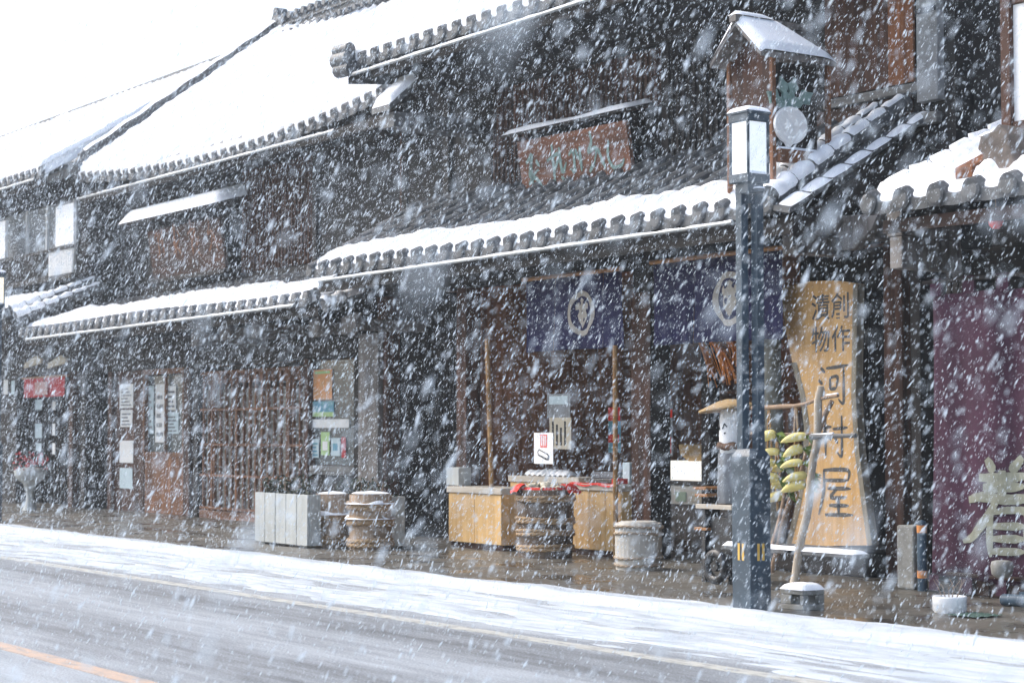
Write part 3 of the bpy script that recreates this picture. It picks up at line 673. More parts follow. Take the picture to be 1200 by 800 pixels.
# grey bracket ends under the pent eave
for (px, py) in [(262, 389), (300, 385), (368, 384), (408, 380), (228, 396)]:
    c = at(px, py, 13.3); wd = .42 if px > 390 else .30
    b = MB(); b.prism([(-wd/2, .10), (wd/2, .16), (wd/2, -.02), (wd*.2, -.12), (-wd/2, -.13)], (c.x, 13.3, c.z), (1, 0, 0), (0, 0, 1), -.10); b.box(c.x-.06, c.x+.06, 13.405, YBL, c.z-.08, c.z+.08); b.build('bracket', GREYW, Bh, .008)
b = MB(); b.box(BX0, -23.9, YBL, YBL+.25, 2.72, 3.3); b.build('header_beam', DARKX, Bh, .012)
def bx(px): return at(px, 500, YBL).x
for (px, w, mm) in [(104, .3, DARKW), (130, .2, BROWN), (220, .26, BROWN), (231, .2, DARKW), (360, .14, BROWN), (419, .14, DARKW)]:
    x = bx(px); b = MB(); b.box(x-w/2, x+w/2, YBL-.03, YBL+.22, ZP, 2.72); b.build('post', mm, Bh, .012)
# dark bay, brown panel, window bay
x0, x1 = bx(108), bx(128); b = MB(); boards(b, x0, x1, YBL+.3, ZP, 2.72, .2); b.build('wall_panel', DARKW, Bh)
x0, x1 = bx(132), bx(166); b = MB(); boards(b, x0, x1, YBL+.05, ZP, 2.72, .22); b.build('wall_panel', BROWN, Bh)
x0, x1 = bx(167), bx(216)
b = MB(); b.box(x0, x1, YBL+.02, YBL+.08, 1.12, 1.2); boards(b, x0, x1, YBL+.06, ZP, 1.12, .17); b.build('wall_panel', [LATT], Bh)
b = MB(); b.box(x0, x1, YBL+.10, YBL+.11, 1.2, 2.6); w = b.build('window', GLASS, Bh)
b = MB(); b.box(x0, x0+.07, YBL, YBL+.09, 1.2, 2.62); b.box(x1-.1, x1, YBL, YBL+.09, 1.2, 2.62); b.box(x0, x1, YBL-.01, YBL+.1, 2.62, 2.72); b.box((x0+x1)/2-.025, (x0+x1)/2+.025, YBL+.03, YBL+.085, 1.2, 2.6); b.build('frame', LATT, w, .006)
# lattice bay
x0, x1 = bx(236), bx(356)
b = MB(); lattice(b, x0, x1, YBL-.02, .22, 2.62, 17, .032, .05, []); lattice(b, x0, x1, YBL-.03, .22, 2.62, 4, .06, .07, [])
for z in (.26, .82, 1.35, 1.95, 2.58): b.box(x0, x1, YBL-.028, YBL-.0215, z-.02, z+.02, 1)
b.box(x0-.001, x1, YBL+.032, YBL+.06, 2.4, 2.62, 1); b.box(x0, x1, YBL-.03, YBL+.12, ZP, .215, 1); b.build('lattice', [LATT, LATTX], Bh, 0)
b = MB(); b.box(x0, x1, YBL+.10, YBL+.12, .22, 1.4, 0); b.box(x0, x1, YBL+.10, YBL+.12, 1.402, 2.3, 1); b.box(x0, x1, YBL+.10, YBL+.12, 2.302, 2.7, 2); b.build('screen_panes', [SCREEN, SCREEN, DARKW], Bh)
# poster window
x0, x1 = bx(364), bx(416)
b = MB(); b.box(x0, x1, YBL+.08, YBL+.09, 1.05, 2.68); w = b.build('window', GLASS, Bh)
b = MB(); b.box(x0, x1, YBL-.02, YBL+.1, .94, 1.04); b.box(x0, x1, YBL-.04, YBL+.1, .90, .937); b.build('sill', GREYX, w, .006)
b = MB(); boards(b, x0, x1, YBL+.06, ZP, .9, .2); b.build('wall_panel', DARKW, Bh)
b = MB(); b.box(BX0+.3, -24.4, YBL+1.6, YBL+1.7, ZP, 3.2); b.build('back_wall', INTW, Bh)
# silvered double downspout boards at the corner
for px in (428, 439):
    c = at(px, 390, 13.95); b = MB(); b.box(c.x-.15, c.x+.15, 13.92, 14.02, .85, 2.98); b.build('corner_board', GREYW, Bh, .01)
b = MB(); b.box(-24.35, -23.86, 14.03, 14.5, ZP, 3.1); b.build('corner_wall', DARKW, Bh)

# ================================================================== FAR LEFT HOUSE (C)
YC = 14.4
Ch = thing('shop_house', 'farthest timber shop at the left with pale balcony panels and a red curtain', 'building', (-42, YC, ZP))
b = MB(); b.box(-62, -35.55, YC, YC+.2, 3.9, 6.7); b.box(-35.7, -35.5, YC, 22, ZP, 6.7); b.box(-62.1, -62, YC, 22, ZP, 6.7); b.build('wall', PLASTER, Ch)
T, S = roof_mesh(-62, -35.65, 13.4, 6.58, 18, 9.35, .34, None, .09, .16, .33, seed=21)
cr_ = T.build('roof', TILE, Ch); S.build('snow', SNOW, cr_)
b = MB(); b.add([(-62, 18, 9.5), (-35.65, 18, 9.5), (-35.65, 23, 6.5), (-62, 23, 6.5)], [(0, 1, 2, 3)]); b.build('rear_slope', SNOW, cr_)
b = MB(); b.box(-62, -35.3, 17.9, 18.1, 9.4, 9.62); b.tube([(-35.4, 18, 9.7), (-35.2, 18, 9.7)], .12, 12); b.build('ridge_tiles', TILE, cr_)
b = MB(); b.box(-62, -35.7, 13.5, 13.55, 6.36, 6.52); b.add([(-62, 13.5, 6.5), (-35.7, 13.5, 6.5), (-35.7, YC+.1, 7.0), (-62, YC+.1, 7.0)], [(0, 3, 2, 1)]); b.build('eave_boards', DARKX, Ch)
gutter(-55, -35.8, 13.32, 6.42, 6.46, Ch)
# balcony: grey window panels between white posts, white shutters, a rail with slats below
def cx(px, Y=13.9): return at(px, 270, Y).x
b = MB(); b.box(cx(-60), cx(64), YC-.03, YC-.01, 5.1, 6.2)
for px in (8, 31, 62): b.box(cx(px)-.03, cx(px)+.03, YC-.08, YC-.031, 4.2, 6.2, 1)
b.build('window_panel', [GREYPL, WHITEP], Ch)
zt = at(76, 240, 13.9).z; zb = at(76, 287, 13.9).z; zr = at(76, 321, 13.9).z
b = MB(); b.box(cx(65), cx(86), 13.9, 13.96, zb, zt); b.build('shutter', WHITEP, Ch, label='plain pale panel of the balcony end')
b = MB(); b.box(cx(-12), cx(6), 13.9, 13.96, zb, zt); b.build('shutter', WHITEP, Ch)
b = MB(); b.box(cx(-60), cx(86), 13.86, 13.92, zb-.09, zb-.03)
for k in range(60):
    x = cx(86)-.05-k*.09; b.box(x-.018, x+.018, 13.88, 13.91, zr, zb-.09, 1 if k < 14 else 0)
b.box(cx(-60), cx(86), 13.86, YC, zr-.1, zr)
b.build('balcony_rail', [DARKX, WHITEP], Ch)
T, S = roof_mesh(-50, -35.35, 12.6, 3.78, YC-.02, 4.45, .335, None, .09, .085, .30, seed=25, snow_keep=keeper(1.2, 6, .3))
pc = T.build('pent_roof', TILE, Ch); S.build('snow', SNOW, pc)
verge(Ch, -35.25, 12.7, 3.84, YC, 4.5, .10, 6); verge(Ch, -35.0, 12.7, 3.72, YC, 4.38, .09, 6)
b = MB(); b.box(-50, -35.3, 12.7, 12.75, 3.5, 3.7); b.build('fascia', DARKX, Ch)
YCL = 14.3
b = MB(); b.box(-50, -35.9, YCL, YCL+.3, 2.75, 3.9); b.build('header_beam', DARKX, Ch)
for px in (-20, 18, 84, 98):
    x = at(px, 500, YCL).x; b = MB(); b.box(x-.11, x+.11, YCL-.02, YCL+.2, ZP, 2.75); b.build('post', BROWN if px == 84 else DARKW, Ch, .012)
b = MB(); lattice(b, at(22, 500, YCL+.5).x, at(82, 500, YCL+.5).x, YCL+.5, ZP, 2.7, 16, .05, .05, [.3, 1.0, 1.7, 2.4]); b.build('lattice', [DARKW, DARKX], Ch)
b = MB(); b.box(-50, -35.9, YCL+1.2, YCL+1.3, ZP, 3.9); b.build('back_wall', INTW, Ch)
b = MB(); boards(b, -50, at(18, 500, YCL).x, YCL+.1, ZP, 2.75, .2); b.build('wall_panel', DARKW, Ch)
b = MB(); boards(b, at(86, 500, YCL).x, at(103, 500, YCL).x, YCL+.1, ZP, 2.75, .2); b.build('wall_panel', DARKW, Ch)

# ================================================================== RIGHT HOUSE (D)
Dh = thing('shop_house', 'nearest shop at the right with big snowy roof tiles above a plum curtain', 'building', (-11.5, YF, ZP))
DX0, DX1 = -12.78, -8.6
T, S = roof_mesh(DX0, DX1, 12.8, 3.66, YU, 4.52, .42, None, .10, .09, .32, seed=31, gap=.17)
# leave a bare strip where the orange-brown board lies, as the sheet would bridge it
pd = T.build('pent_roof', TILE, Dh); S.build('snow', SNOW, pd)
b = MB(); b.box(DX0+.05, DX1, 12.92, 12.98, 3.40, 3.52); b.build('fascia', BROWNX, Dh)
b = MB()
for k in range(12):
    x = DX0+.2+k*.36; b.add([(x-.05, 13.0, 3.44), (x+.05, 13.0, 3.44), (x+.05, YU, 4.22), (x-.05, YU, 4.22), (x-.05, 13.0, 3.55), (x+.05, 13.0, 3.55), (x+.05, YU, 4.34), (x-.05, YU, 4.34)],
                        [(0, 3, 2, 1), (4, 5, 6, 7), (0, 1, 5, 4), (1, 2, 6, 5), (3, 0, 4, 7)])
b.build('rafters', DARKY, Dh)
b = MB(); boards(b, DX0+.1, DX1, 14.35, ZP, 4.4, .24, .05); b.box(DX0+.1, DX1, 14.41, 14.5, ZP, 4.4); b.box(DX1, DX1+.1, 12.9, 20, ZP, 7); b.build('wall', PLASTER, Dh)
b = MB(); boards(b, -13.45, DX1, YU+.25, 4.0, 7.2, .3, .05); b.box(-13.45, DX1, YU+.31, YU+.45, 3.8, 7.3); b.build('upper_wall', PLASTER, Dh)
b = MB(); b.box(-13.5, DX1, 15.3, 22, 7.2, 7.3); b.build('roof', SNOW, Dh)
b = MB(); lattice(b, -12.95, -12.62, 13.98, ZP, 3.2, 4, .06, .06, [.5, 1.6, 2.7]); b.build('lattice', [DARKW, DARKX], Dh)
b = MB(); b.box(DX0-.05, DX1, 13.95, 14.15, 3.0, 3.3); b.build('header_beam', DARKX, Dh, .012)
for (px, py, w, h) in [(1048, 262, .2, .24), (1050, 296, .16, .3)]:
    c = at(px, py, 13.1); b = MB(); b.box(c.x-w/2, c.x+w/2, 13.1, 13.9, c.z-h/2, c.z+h/2); b.build('bracket', GREYW, Dh, .01)
c = at(1003, 268, 13.6); b = MB(); b.prism([(-.32, .16), (.3, .12), (.22, -.02), (-.02, -.2), (-.2, -.2)], (c.x, 13.6, c.z), (1, 0, 0), (0, 0, 1), -.12); b.box(c.x-.1, c.x+.1, 13.725, 14.3, c.z-.1, c.z+.1); b.build('bracket', GREYW, A, .01)
c = at(915, 262, 13.2); b = MB(); b.box(c.x-.13, c.x+.13, 13.2, 14, c.z-.1, c.z+.12); b.box(c.x-.09, c.x+.09, 13.3, 14, c.z-.3, c.z-.103); b.build('bracket', GREYW, A, .01)
# bare board and stone tile block lying up the roof
sl = (4.52-3.66)/(YU-12.8)
b = MB(); X = at(1135, 208, 13.0).x
b.add([(X-.03, 12.86, 3.80), (X+.17, 12.86, 3.80), (X+.17, 14.4, 3.80+sl*1.54), (X-.03, 14.4, 3.80+sl*1.54), (X-.03, 12.86, 3.90), (X+.17, 12.86, 3.90), (X+.17, 14.4, 3.90+sl*1.54), (X-.03, 14.4, 3.90+sl*1.54)],
      [(0, 3, 2, 1), (4, 5, 6, 7), (0, 1, 5, 4), (1, 2, 6, 5), (2, 3, 7, 6), (3, 0, 4, 7)]); b.build('ridge_board', ORANGEW, Dh, .006)

# ------------------------------------------------------------------ ridge-end stone on the right roof
c = at(1178, 208, 13.15)
g = thing('ridge_end_stone', 'dark weathered ridge end stone with snow, standing on the right roof edge', 'roof ornament', (c.x, 13.15, c.z-.05))
b = MB(); b.prism([(-.17, -.12), (.2, -.12), (.22, .12), (.17, .36), (.06, .46), (-.02, .40), (-.15, .38), (-.19, .26), (-.12, .2), (-.19, .1)], (c.x, 13.0, c.z), (1, 0, 0), (0, 0, 1), -.30); b.build('stone_body', STONEBLK, g, .02)
s = MB(); snowcap(s, c.x-.19, c.x+.02, 13.0, 13.28, c.z+.375, .04, 3); snowcap(s, c.x-.24, c.x-.1, 12.97, 13.2, c.z+.1, .035, 4); s.build('snow', SNOW, g)

# ------------------------------------------------------------------ standing framed sign on the right roof
g = thing('roof_sign', 'white panel sign in a brown wooden frame standing on the right roof', 'sign', (-11.2, 13.3, 3.75))
b = MB(); b.box(-11.58, -11.47, 13.24, 13.36, 3.68, 5.9); b.build('post', BROWN, g, .008)
b = MB(); b.box(-11.465, -10.2, 13.26, 13.34, 4.20, 4.31); b.box(-11.465, -10.2, 13.26, 13.34, 5.36, 5.46); b.build('rail', BROWNX, g, .006)
b = MB(); b.box(-11.465, -10.2, 13.285, 13.315, 4.313, 5.357); b.build('panel', WHITEP, g)
b = MB(); b.box(-10.2, -10.09, 13.24, 13.36, 3.95, 5.9); b.build('post', BROWN, g, .008)

# ------------------------------------------------------------------ signboards on the upper walls
def plaque(px0, px1, ptop, pbot, Y, name, label, mm, seed):
    pass
c = at(668, 190, 14.3)
x0, x1, z0, z1 = -20.75, -18.42, 4.56, 5.40
g = thing('shop_signboard', 'long orange-brown signboard with green brush writing under a thin snowy hood', 'sign', (-19.6, 14.3, z0))
tl = .16                               # the board leans forward at the top
AX, BZ = Vector((1, 0, 0)), Vector((0, -tl, 1)).normalized()
O = Vector((x0, 14.5, z0))
b = MB(); b.prism([(0, 0), (x1-x0, .02), (x1-x0, z1-z0-.02), (0, z1-z0)], O, AX, BZ, .06)
gl = [[(.1, .75), (.45, .95), (.2, .4), (.7, .55)], [(.35, .9), (.3, .1)], [(.1, .2), (.45, .35), (.8, .1)], [(.62, .8), (.75, .62)]]
g2 = [[(.3, 1), (.25, .1)], [(.0, .65), (.55, .75), (.2, .3)], [(.6, .9), (.62, .35), (.85, .55)], [(.55, .25), (.85, .05)]]
g3 = [[(.05, .7), (.35, .8), (.3, .2), (.1, .3)], [(.5, .85), (.62, .5)], [(.75, .9), (.72, .15)]]
g4 = [[(.3, 1), (.32, .75), (.15, .55), (.5, .6), (.3, .2)], [(.55, .6), (.8, .1)], [(.1, .1), (.35, .3)]]
g5 = [[(.15, .9), (.02, .45), (.25, .1), (.7, .12), (.9, .3)]]
for gx, gy, gs, G in [(.12, .16, .5, gl), (.62, .14, .58, g2), (1.08, .24, .42, g3), (1.45, .22, .56, g4), (1.90, .24, .42, g5)]:
    for st in G: b.brush([(gx+p[0]*gs*.85, gy+p[1]*gs) for p in st], .055, O+Vector((0, -.001, 0)), AX, BZ, 1, 1, .066)
b.build('board', [PLAQ, TEAL], g)
b = MB(); b.box(x0-.05, x1+.05, 14.26, 14.34, z0-.08, z0-.02); b.box(x0+.3, x0+.4, 14.3, YU-.1, z0-.02, z0+.02); b.box(x1-.4, x1-.3, 14.3, YU-.1, z0-.02, z0+.02); b.build('bottom_rail', BROWNX, g, .008)
b = MB(); b.obox(((x0+x1)/2-.05, 14.42, 5.52), x1-x0+.4, .44, .035, Matrix.Rotation(.25, 3, 'X'), 0); b.box(x0+.2, x0+.26, 14.4, YU-.01, 5.40, 5.48); b.box(x1-.26, x1-.2, 14.4, YU-.01, 5.40, 5.48); h = b.build('hood', DARKX, g)
s = MB(); s.grid(lambda u, v: (x0-.22+(x1-x0+.36)*u, 14.2+.42*v, 5.482+.11*v+.055*math.sqrt(max(0, min(1, v*7)*min(1, min(u, 1-u)*25)))*(.85+.3*math.sin(u*9))), 50, 8); s.build('snow', SNOW, h)

sB = 14.5
c0, c1 = at(178, 330, sB), at(262, 320, sB)
g = thing('shop_signboard', 'weathered brown signboard with a thick snow hood on the lattice-fronted shop', 'sign', ((c0.x+c1.x)/2, sB, c0.z))
zb_, zt_ = c0.z+.05, at(220, 262, sB).z
O = Vector((c0.x, sB+.1, zb_))
b = MB(); b.prism([(0, 0), (c1.x-c0.x, 0), (c1.x-c0.x, zt_-zb_), (0, zt_-zb_)], O, AX, BZ, .06)
for k, G in enumerate([g3, gl, g2, g4]):
    for st in G: b.brush([(.25+k*.72+p[0]*.5, .25+p[1]*.7) for p in st], .05, O, AX, BZ, 1, 1, .066)
b.build('board', [BROWNX, LATT], g)
b = MB(); b.box(c0.x-.05, c1.x+.05, sB-.02, sB+.1, zb_-.1, zb_-.02); b.box(c0.x+.3, c0.x+.4, sB+.1, YB-.09, zb_-.08, zb_-.03); b.box(c1.x-.4, c1.x-.3, sB+.1, YB-.09, zb_-.08, zb_-.03); b.build('bottom_rail', DARKX, g, .008)
xl, xr = at(145, 257, 14.2).x, at(256, 236, 14.2).x; zh = at(200, 248, 14.2).z
b = MB(); b.obox(((xl+xr)/2, 14.42, zh+.03), xr-xl, .62, .05, Matrix.Rotation(.3, 3, 'X')); b.box(xl+.5, xl+.56, 14.5, YB-.01, zh-.08, zh+.0); b.box(xr-.56, xr-.5, 14.5, YB-.01, zh-.08, zh); h = b.build('hood', DARKX, g)
s = MB(); s.grid(lambda u, v: (xl-.03+(xr-xl+.06)*u, 14.1+.62*v, zh-.045+.19*v+.20*math.sqrt(max(0, min(1, v*4)*min(1, min(u, 1-u)*20)))), 50, 8); s.build('snow', SNOW, h)

# ------------------------------------------------------------------ house-shaped projecting sign with turnip
GX0, GX1, GY0, GY1 = -14.80, -14.155, 12.85, 13.60
g = thing('projecting_sign', 'small gabled house-shaped sign box with snowy roof and white turnip crest', 'sign', (-14.5, 13.2, 3.9))
for (x, y, z) in [(GX0, GY0, 3.88), (GX1, GY0, 3.88), (GX0, GY1, 4.28), (GX1, GY1, 4.28)]:
    b = MB(); b.box(x-.024, x+.024, y-.024, y+.024, z, 5.335); b.build('post', LATT, g, .006)
for (y0_, y1_, z) in [(GY0+.036, GY1-.036, 4.368)]:
    b = MB(); b.box(GX1-.03, GX1+.06, y0_, y1_+.0, z-.13, z); r_ = b.build('rail', LATT, g, .005)
    s = MB(); snowcap(s, GX1-.028, GX1+.06, y0_, y1_, z, .03, 8, .03); s.build('snow', SNOW, r_)
b = MB(); b.box(GX0, GX1, GY0-.02, GY0+.02, 4.294, 4.368); b.box(GX0+.036, GX1-.036, GY0-.01, GY0+.01, 4.370, 5.270, 1); b.add([(GX0, GY0, 5.270), (GX1, GY0, 5.270), ((GX0+GX1)/2, GY0, 5.60)], [(0, 1, 2)], 1); b.build('front_panel', [LATT, BROWN], g)
b = MB(); b.box(GX1-.16, GX1-.12, GY0+.04, GY1-.04, 4.386, 5.270); b.build('side_panel', DARKW, g)
b = MB(); tc_ = Vector((GX1+.01, 13.05, 4.61)); n = 26        # turnip disc
f = [(0.218*math.cos(2*math.pi*k/n), .187*math.sin(2*math.pi*k/n)-(.05 if k == 19 else 0)) for k in range(n)]
b.prism(f, tc_, (0, 1, 0), (0, 0, 1), .05); b.build('turnip', WHITEP, g, .012)
b = MB()
for ang, ln, wd in [(-62, .31, .17), (-18, .33, .14), (14, .33, .15), (60, .37, .17)]:
    a = math.radians(ang); dr = Vector((math.sin(a), math.cos(a))); pr_ = Vector((dr.y, -dr.x)); o_ = Vector((0, .175))
    L_ = [o_, o_+dr*ln*.35+pr_*wd*.35, o_+dr*ln*.5+pr_*wd*.2, o_+dr*ln*.7+pr_*wd*.5, o_+dr*ln*.82+pr_*wd*.22, o_+dr*ln, o_+dr*ln*.82-pr_*wd*.22, o_+dr*ln*.7-pr_*wd*.5, o_+dr*ln*.5-pr_*wd*.2, o_+dr*ln*.35-pr_*wd*.35]
    b.prism([(p.x, p.y) for p in L_][::-1], tc_+Vector((.012*(ang+80)/70, 0, 0)), (0, 1, 0), (0, 0, 1), -.03)
b.build('turnip_leaves', TEAL, g)
b = MB(); xm = (GX0+GX1)/2; RY0, RY1 = 12.64, 13.66
def slope_roof(sgn, z_off, th):
    xa = xm; xb = xm+sgn*.385; za = 5.69; zb2 = 5.32
    b.add([(xa, RY0, za+z_off), (xb, RY0, zb2+z_off), (xb, RY1, zb2+z_off), (xa, RY1, za+z_off), (xa, RY0, za+z_off-th), (xb, RY0, zb2+z_off-th), (xb, RY1, zb2+z_off-th), (xa, RY1, za+z_off-th)],
          [(0, 1, 2, 3), (4, 7, 6, 5), (0, 4, 5, 1), (1, 5, 6, 2), (2, 6, 7, 3), (0, 3, 7, 4)])
slope_roof(1, 0, .06); slope_roof(-1, 0, .06); b.box(xm-.05, xm+.05, RY0-.03, RY1, 5.665, 5.735); rf = b.build('roof', GREYW, g)
s = MB()
for sgn in (1, -1):
    s.grid(lambda u, v: (xm+sgn*(.01+.385*u), RY0-.01+(1.05-.5*(1-u)*0.9)*v*.98, 5.69-.37*u-.02+.10*math.sqrt(max(0, min(1, u*8)*min(1, (1-u)*14+.15)*min(1, v*12)*min(1, (1-v)*6)))), 16, 16)
s.grid(lambda u, v: (xm-.07+.14*u, RY0-.03+.5*v, 5.732+.05*math.sqrt(max(0, math.sin(u*math.pi)*min(1, v*10)*min(1, (1-v)*4)))), 6, 12)
s.build('snow', SNOW, rf)

# ------------------------------------------------------------------ indigo noren curtains
def crest(mb, c, R, m=1):
    O = Vector(c); A_, B_ = Vector((1, 0, 0)), Vector((0, 0, 1)); n = 60
    vs = []
    for k in range(n):
        a = 2*math.pi*k/n
        for r in (R, R*.77): vs.append(O+A_*math.cos(a)*r+B_*math.sin(a)*r)
    mb.add(vs, [(2*k, 2*k+1, 2*((k+1) % n)+1, 2*((k+1) % n)) for k in range(n)], m)
    body = [(0, -.66), (.16, -.5), (.36, -.3), (.42, -.08), (.34, .08), (.12, .1), (0, .06), (-.12, .1), (-.34, .08), (-.42, -.08), (-.36, -.3), (-.16, -.5)]
    mb.add([O+A_*x*R+B_*z*R for x, z in body], [tuple(range(12))], m)
    for ang in (-62, 0, 62):
        a = math.radians(ang); d = Vector((math.sin(a), math.cos(a))); p = Vector((d.y, -d.x)); o = Vector((0, .12))
        pts = [o, o+d*.25+p*.2, o+d*.36+p*.1, o+d*.46+p*.2, o+d*.58, o+d*.46-p*.2, o+d*.36-p*.1, o+d*.25-p*.2]
        mb.add([O+A_*q.x*R+B_*q.y*R for q in pts], [tuple(range(8))], m)
def noren(name, label, x0, x1, y, z0, z1, crestx, crestz, R, slits, rodx, extra=None):
    g = thing(name, label, 'shop curtain', ((x0+x1)/2, y, z0), 'indigo curtains hung across the open shop front')
    edges = [x0]+slits+[x1]
    def cy(x, v): return y+.030*(1-.8*v)*math.sin(x*7.3+.6)+.018*(1-v*.6)*math.sin(x*17+v*1.5)+.012*math.sin(x*31+1)*(1-.5*v)
    b = MB()
    for k in range(len(edges)-1):
        a, c = edges[k]+.004, edges[k+1]-.004
        b.grid(lambda u, v: (a+(c-a)*u+.006*math.sin(v*4+k), cy(a+(c-a)*u, v), z0+(z1-z0)*v+.008*math.sin(u*3+k)*(1-v)), 30, 10)
    cl = b.build('cloth', INDIGO, g); sm = cl.modifiers.new('solid', 'SOLIDIFY'); sm.thickness = .004
    b = MB(); crest(b, (crestx, y, crestz), R, 0); b.v = [(p[0], cy(p[0], (p[2]-z0)/(z1-z0))-.007, p[2]) for p in b.v]; b.build('crest', CREST, g)
    b = MB(); b.tube([(rodx[0], y+.01, z1+.03), (rodx[1], y+.01, z1+.03)], .028, 10); b.build('rod', BAMBX, g)
    return g
noren('shop_curtain', 'indigo curtain with a pale turnip crest left of the thick dark post', -19.92, -17.93, 13.88, 2.56, 3.46, -18.74, 3.0, .275, [-19.28, -18.28], (-20.0, -17.95))
noren('shop_curtain', 'indigo curtain with a pale crest partly hidden behind the lamp post', -17.34, -15.17, 13.88, 2.55, 3.49, -16.0, 3.02, .30, [-16.62, -15.5], (-17.4, -15.1))

# plum long curtain at the right
g = thing('door_curtain', 'long plum curtain with one large pale brush character at the right', 'shop curtain', (-11.4, 13.4, ZP))
b = MB(); PX0, PX1 = -12.58, -10.0
def pc_(u, v):
    x = PX0+(PX1-PX0)*u; sw = .10*(1-v)
    return (x+sw*.5, 13.4+.035*math.sin(x*7)*(.5+.5*v)+.014*math.sin(x*13+2)-.25*(1-v)**1.3*.4+.01*math.sin(x*19+v*3), .22+2.62*v+.02*math.sin(x*5)*(1-v))
b.grid(pc_, 60, 24); cl = b.build('cloth', PURPLE, g); sm = cl.modifiers.new('solid', 'SOLIDIFY'); sm.thickness = .004
for k in range(7):
    x = PX0+.06+k*.4
    b = MB(); b.box(x-.07, x+.07, 13.385, 13.415, 2.82, 2.985); b.build('tab', PURPLE, g)
    b = MB(); b.box(x-.03, x+.09, 13.29, 13.30, .10, .24); b.build('tab', PURPLE, g)
b = MB(); b.tube([(PX0-.1, 13.4, 2.96), (PX1, 13.4, 2.96)], .022, 8); b.build('rod', DARKX, g)
strokes = [[(.30, 1.0), (.36, .92), (.40, .86)], [(.72, 1.02), (.64, .93), (.58, .87)], [(.20, .80), (.5, .80), (.82, .83)], [(.26, .70), (.5, .70), (.76, .72)],
           [(.02, .56), (.25, .60), (.6, .58), (1.02, .63)], [(.50, .88), (.50, .58)], [(.46, .6), (.33, .40), (.14, .20), (-.05, .12)],
           [(.38, .44), (.36, .2), (.38, -.02)], [(.38, .44), (.6, .47), (.80, .44), (.80, .2), (.82, -.04)], [(.40, .30), (.78, .31)], [(.40, .17), (.78, .18)], [(.40, .04), (.78, .05)]]
b = MB()
for k, st in enumerate(strokes):       # lies on the cloth, a hair in front of it
    b.brush(st, .11 if k < 7 else .085, (-12.12, -.0008*k, .46), (1, 0, 0), (0, 0, 1), 0, .86, 0)
b.v = [(p[0], p[1]+pc_((p[0]-PX0-.05*(1-(p[2]-.22)/2.62))/(PX1-PX0), (p[2]-.22)/2.62)[1]-.008, p[2]) for p in b.v]
b.build('writing', SCRIPT, g)

# ------------------------------------------------------------------ tall slab signboard
g = thing('slab_signboard', 'tall golden wood slab with ink writing, wide head and flared foot, by the log', 'sign', (-14.8, 14.2, .37))
out = [(922, 338), (926, 380), (935, 425), (945, 462), (950, 500), (948, 550), (938, 600), (928, 640), (1029, 638), (1022, 590), (1014, 530), (1010, 465), (1011, 400), (1012, 333), (985, 329), (955, 330)]
pts = []
for (px, py) in out:
    q = at(px, py, 14.2); pts.append((q.x, q.z))
OS = Vector((0, 14.12, 0))
b = MB(); b.prism([(p[0], p[1]) for p in pts], OS, (1, 0, 0), (0, 0, 1), -.09)
b.text('創漬\n作物', .30, (-14.67, 14.12, 2.70), (1, 0, 0), (0, 0, 1), 1, .004, .003) if False else None
for ch, dx, dz in [('創', .15, .17), ('作', .15, -.17), ('漬', -.15, .17), ('物', -.15, -.17)]:
    b.text(ch, .29, (-14.68+dx, 14.12, 2.68+dz), (1, 0, 0), (0, 0, 1), 1, .003, .003)
kawa = [[(.10, .88), (.24, .76)], [(.03, .60), (.16, .50)], [(.04, .05), (.22, .40)], [(.28, .86), (.6, .88), (1.0, .92)], [(.84, .88), (.84, .4), (.82, .06), (.66, .16)], [(.40, .64), (.41, .36)], [(.40, .64), (.64, .66), (.60, .40)], [(.42, .38), (.60, .40)]]
mura = [[(.02, .70), (.46, .74)], [(.25, 1.0), (.25, .0)], [(.24, .68), (.02, .28)], [(.28, .60), (.44, .42)], [(.50, .68), (1.0, .72)], [(.80, 1.0), (.80, .3), (.78, .04), (.64, .14)], [(.56, .50), (.66, .34)]]
ya = [[(.14, .92), (.5, .94), (.86, .92), (.84, .72)], [(.16, .72), (.84, .73)], [(.16, .92), (.15, .5), (.0, .02)], [(.26, .56), (.92, .57)], [(.52, .55), (.36, .38), (.80, .40)], [(.30, .22), (.86, .23)], [(.57, .38), (.57, .04)], [(.18, .03), (.98, .05)]]
for G, z, sc in [(kawa, 1.83, .46), (mura, 1.29, .44), (ya, .68, .52)]:
    for st in G: b.brush(st, .085, (-14.88, 14.12, z), (1, 0, 0), (0, 0, 1), 1, sc, .003)
b.build('slab', [SLAB, FADEINK], g, 0)
for sg, L_ in ((1, [out[8], out[9], out[10], out[11], out[12], out[13]]), (-1, out[2:8])):
    P_ = [at(px, py, 14.2) for px, py in L_]; b = MB()
    for i in range(len(P_)-1):
        a0, a1 = P_[i], P_[i+1]
        for q0, q1 in (((.0), (.07)),):
            b.add([(a0.x+.004*sg, 14.108, a0.z), (a1.x+.004*sg, 14.108, a1.z), (a1.x-.07*sg, 14.116, a1.z), (a0.x-.07*sg, 14.116, a0.z), (a0.x+.012*sg, 14.2, a0.z), (a1.x+.012*sg, 14.2, a1.z)], [(0, 1, 2, 3), (0, 4, 5, 1)])
    b.build('bark_edge', BARKED, g)
# grey log beside it
o = MB()
o.tube([(-15.62+.02*math.sin(k), 14.1, .37+k*.42) for k in range(8)], [.17, .16, .155, .15, .15, .145, .145, .14], 12, jit=.05)
tag(o.build('log_post', LOG), 'grey round log post left of the golden slab', 'post')

